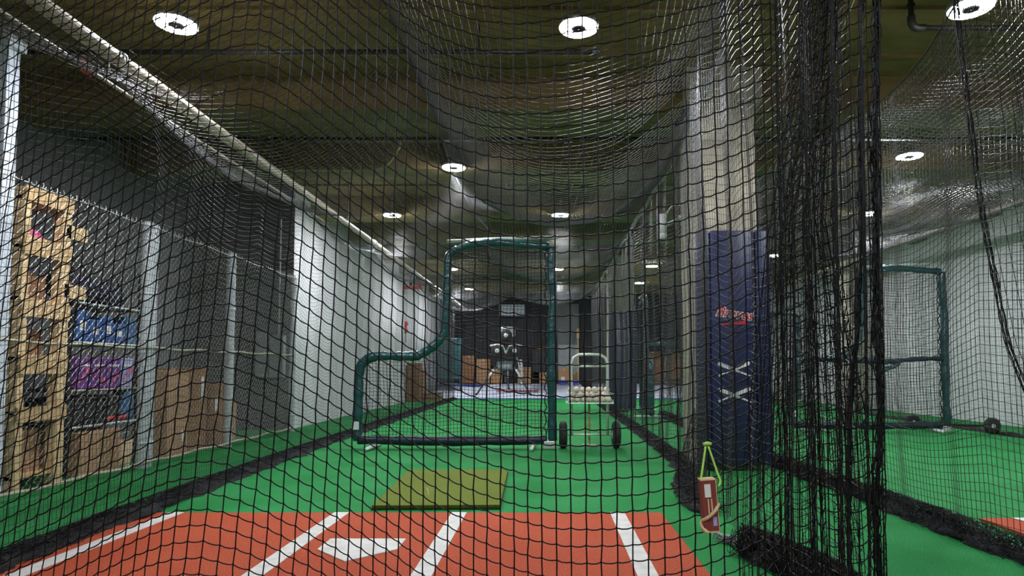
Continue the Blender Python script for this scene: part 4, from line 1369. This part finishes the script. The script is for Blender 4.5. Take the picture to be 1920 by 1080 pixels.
for i in range(5):
    MB().box(-0.36, 0.36, -0.215, -0.2, 0.04 + i * 0.07, 0.08 + i * 0.07).build('slat', 'steel_white', vt2)

# wall fixtures on the white left wall
wb = empty('wall_bracket', 'red and black bracket sticking out high on the white left wall', 'bracket', (WL, 18.6, 3.3))
MB().box(0.0, 0.55, -0.03, 0.03, 0.0, 0.09).build('arm', 'red', wb)
MB().box(0.18, 0.25, -0.03, 0.03, 0.09, 0.52).build('upright', 'black_plastic', wb)
MB().box(0.46, 0.53, -0.03, 0.03, 0.09, 0.46).build('upright', 'red', wb)
MB().box(0.0, 0.03, -0.1, 0.1, -0.15, 0.25).build('wall_plate', 'black_plastic', wb)
al = empty('fire_alarm', 'small red fire alarm box on the white left wall', 'alarm', (WL, 18.9, 2.05))
MB().box(0.0, 0.06, -0.11, 0.11, 0, 0.32, 0.01).build('box', 'red', al)
MB().box(0.06, 0.07, -0.06, 0.06, 0.1, 0.2).build('face_plate', 'white_plastic', al)
MB().tube([(0.02, 0, 0), (0.02, 0, -0.3)], 0.012, 6).build('conduit', 'panel_gray', al)

# camera unit at the column
sc = empty('security_camera', 'white camera on a pipe bracket behind the beige column', 'camera', (1.46, 7.35, 2.62))
MB().tube(spline([(0.02, -0.35, 0.05), (0.0, -0.1, 0.06), (-0.06, 0.1, 0.06)], 5), 0.022, 8).build('bracket', 'white_plastic', sc, True)
MB().tube([(-0.10, 0.08, -0.06), (-0.10, 0.08, 0.18)], 0.045, 12).build('body', 'white_plastic', sc, True)
MB().ball((-0.10, 0.08, -0.07), 0.05, 12, 8).build('dome', 'white_plastic', sc, True)
MB().tube(spline([(-0.06, 0.05, 0.18), (0.0, 0.0, 0.26), (0.06, -0.2, 0.22)], 5), 0.008, 6).build('cable', 'white_plastic', sc, True)

# ------------------------------------------------------------------ hanging block with lime cord on the front net
hb = empty('hanging_block', 'dark red wooden block with labels hung on a lime green cord', 'block', (0.505, 2.0, 0.50))
tilt = math.radians(-4)
blk = MB().box(-0.023, 0.023, -0.018, 0.018, 0.0, 0.158, 0.002).build('block', 'brick_red', hb)
MB().box(-0.0235, 0.0235, -0.0185, 0.0185, 0.156, 0.160).build('end_grain', 'wood', blk)
MB().box(-0.0235, 0.0235, -0.0185, 0.0185, -0.002, 0.002).build('end_grain', 'wood', blk)
MB().box(0.0225, 0.0245, -0.0185, 0.0185, 0.0, 0.158).build('edge_grain', 'wood', blk)
MB().box(-0.013, 0.006, -0.0195, -0.018, 0.105, 0.145).build('label', 'paper', blk)
MB().box(0.006, 0.018, -0.0195, -0.018, 0.018, 0.045).build('label', 'lilac', blk)
for x in (-0.006, 0.004):
    MB().box(x, x + 0.004, -0.0192, -0.018, 0.05, 0.10).build('stripe', 'tan_strap', blk)
strap = MB()
strap.tube(spline([(-0.024, -0.01, 0.035), (-0.012, -0.024, 0.045), (0.01, -0.026, 0.062), (0.027, -0.012, 0.078), (0.027, 0.01, 0.07), (0.0, 0.022, 0.04), (-0.026, 0.008, 0.022), (-0.02, -0.02, 0.005), (-0.012, -0.02, 0.0)], 6), 0.0055, 8)
strap.build('strap', 'tan_strap', blk, True)
for ch in [blk]:
    ch.rotation_euler = (0, -tilt * -1, 0)
cd_ = MB()
cd_.tube(spline([(-0.024, -0.006, 0.135), (-0.030, -0.004, 0.15), (-0.024, 0.0, 0.18), (-0.010, 0.006, 0.262)], 6), 0.0033, 8)
cd_.tube(spline([(0.024, -0.006, 0.135), (0.031, -0.004, 0.15), (0.022, 0.0, 0.18), (-0.004, 0.006, 0.262)], 6), 0.0033, 8)
cd_.tube([(-0.018, 0.004, 0.262), (-0.007, 0.0, 0.267), (0.006, 0.004, 0.264)], 0.0055, 8)
cd_.build('cord', 'lime', hb, True, 'lime green cord loop')
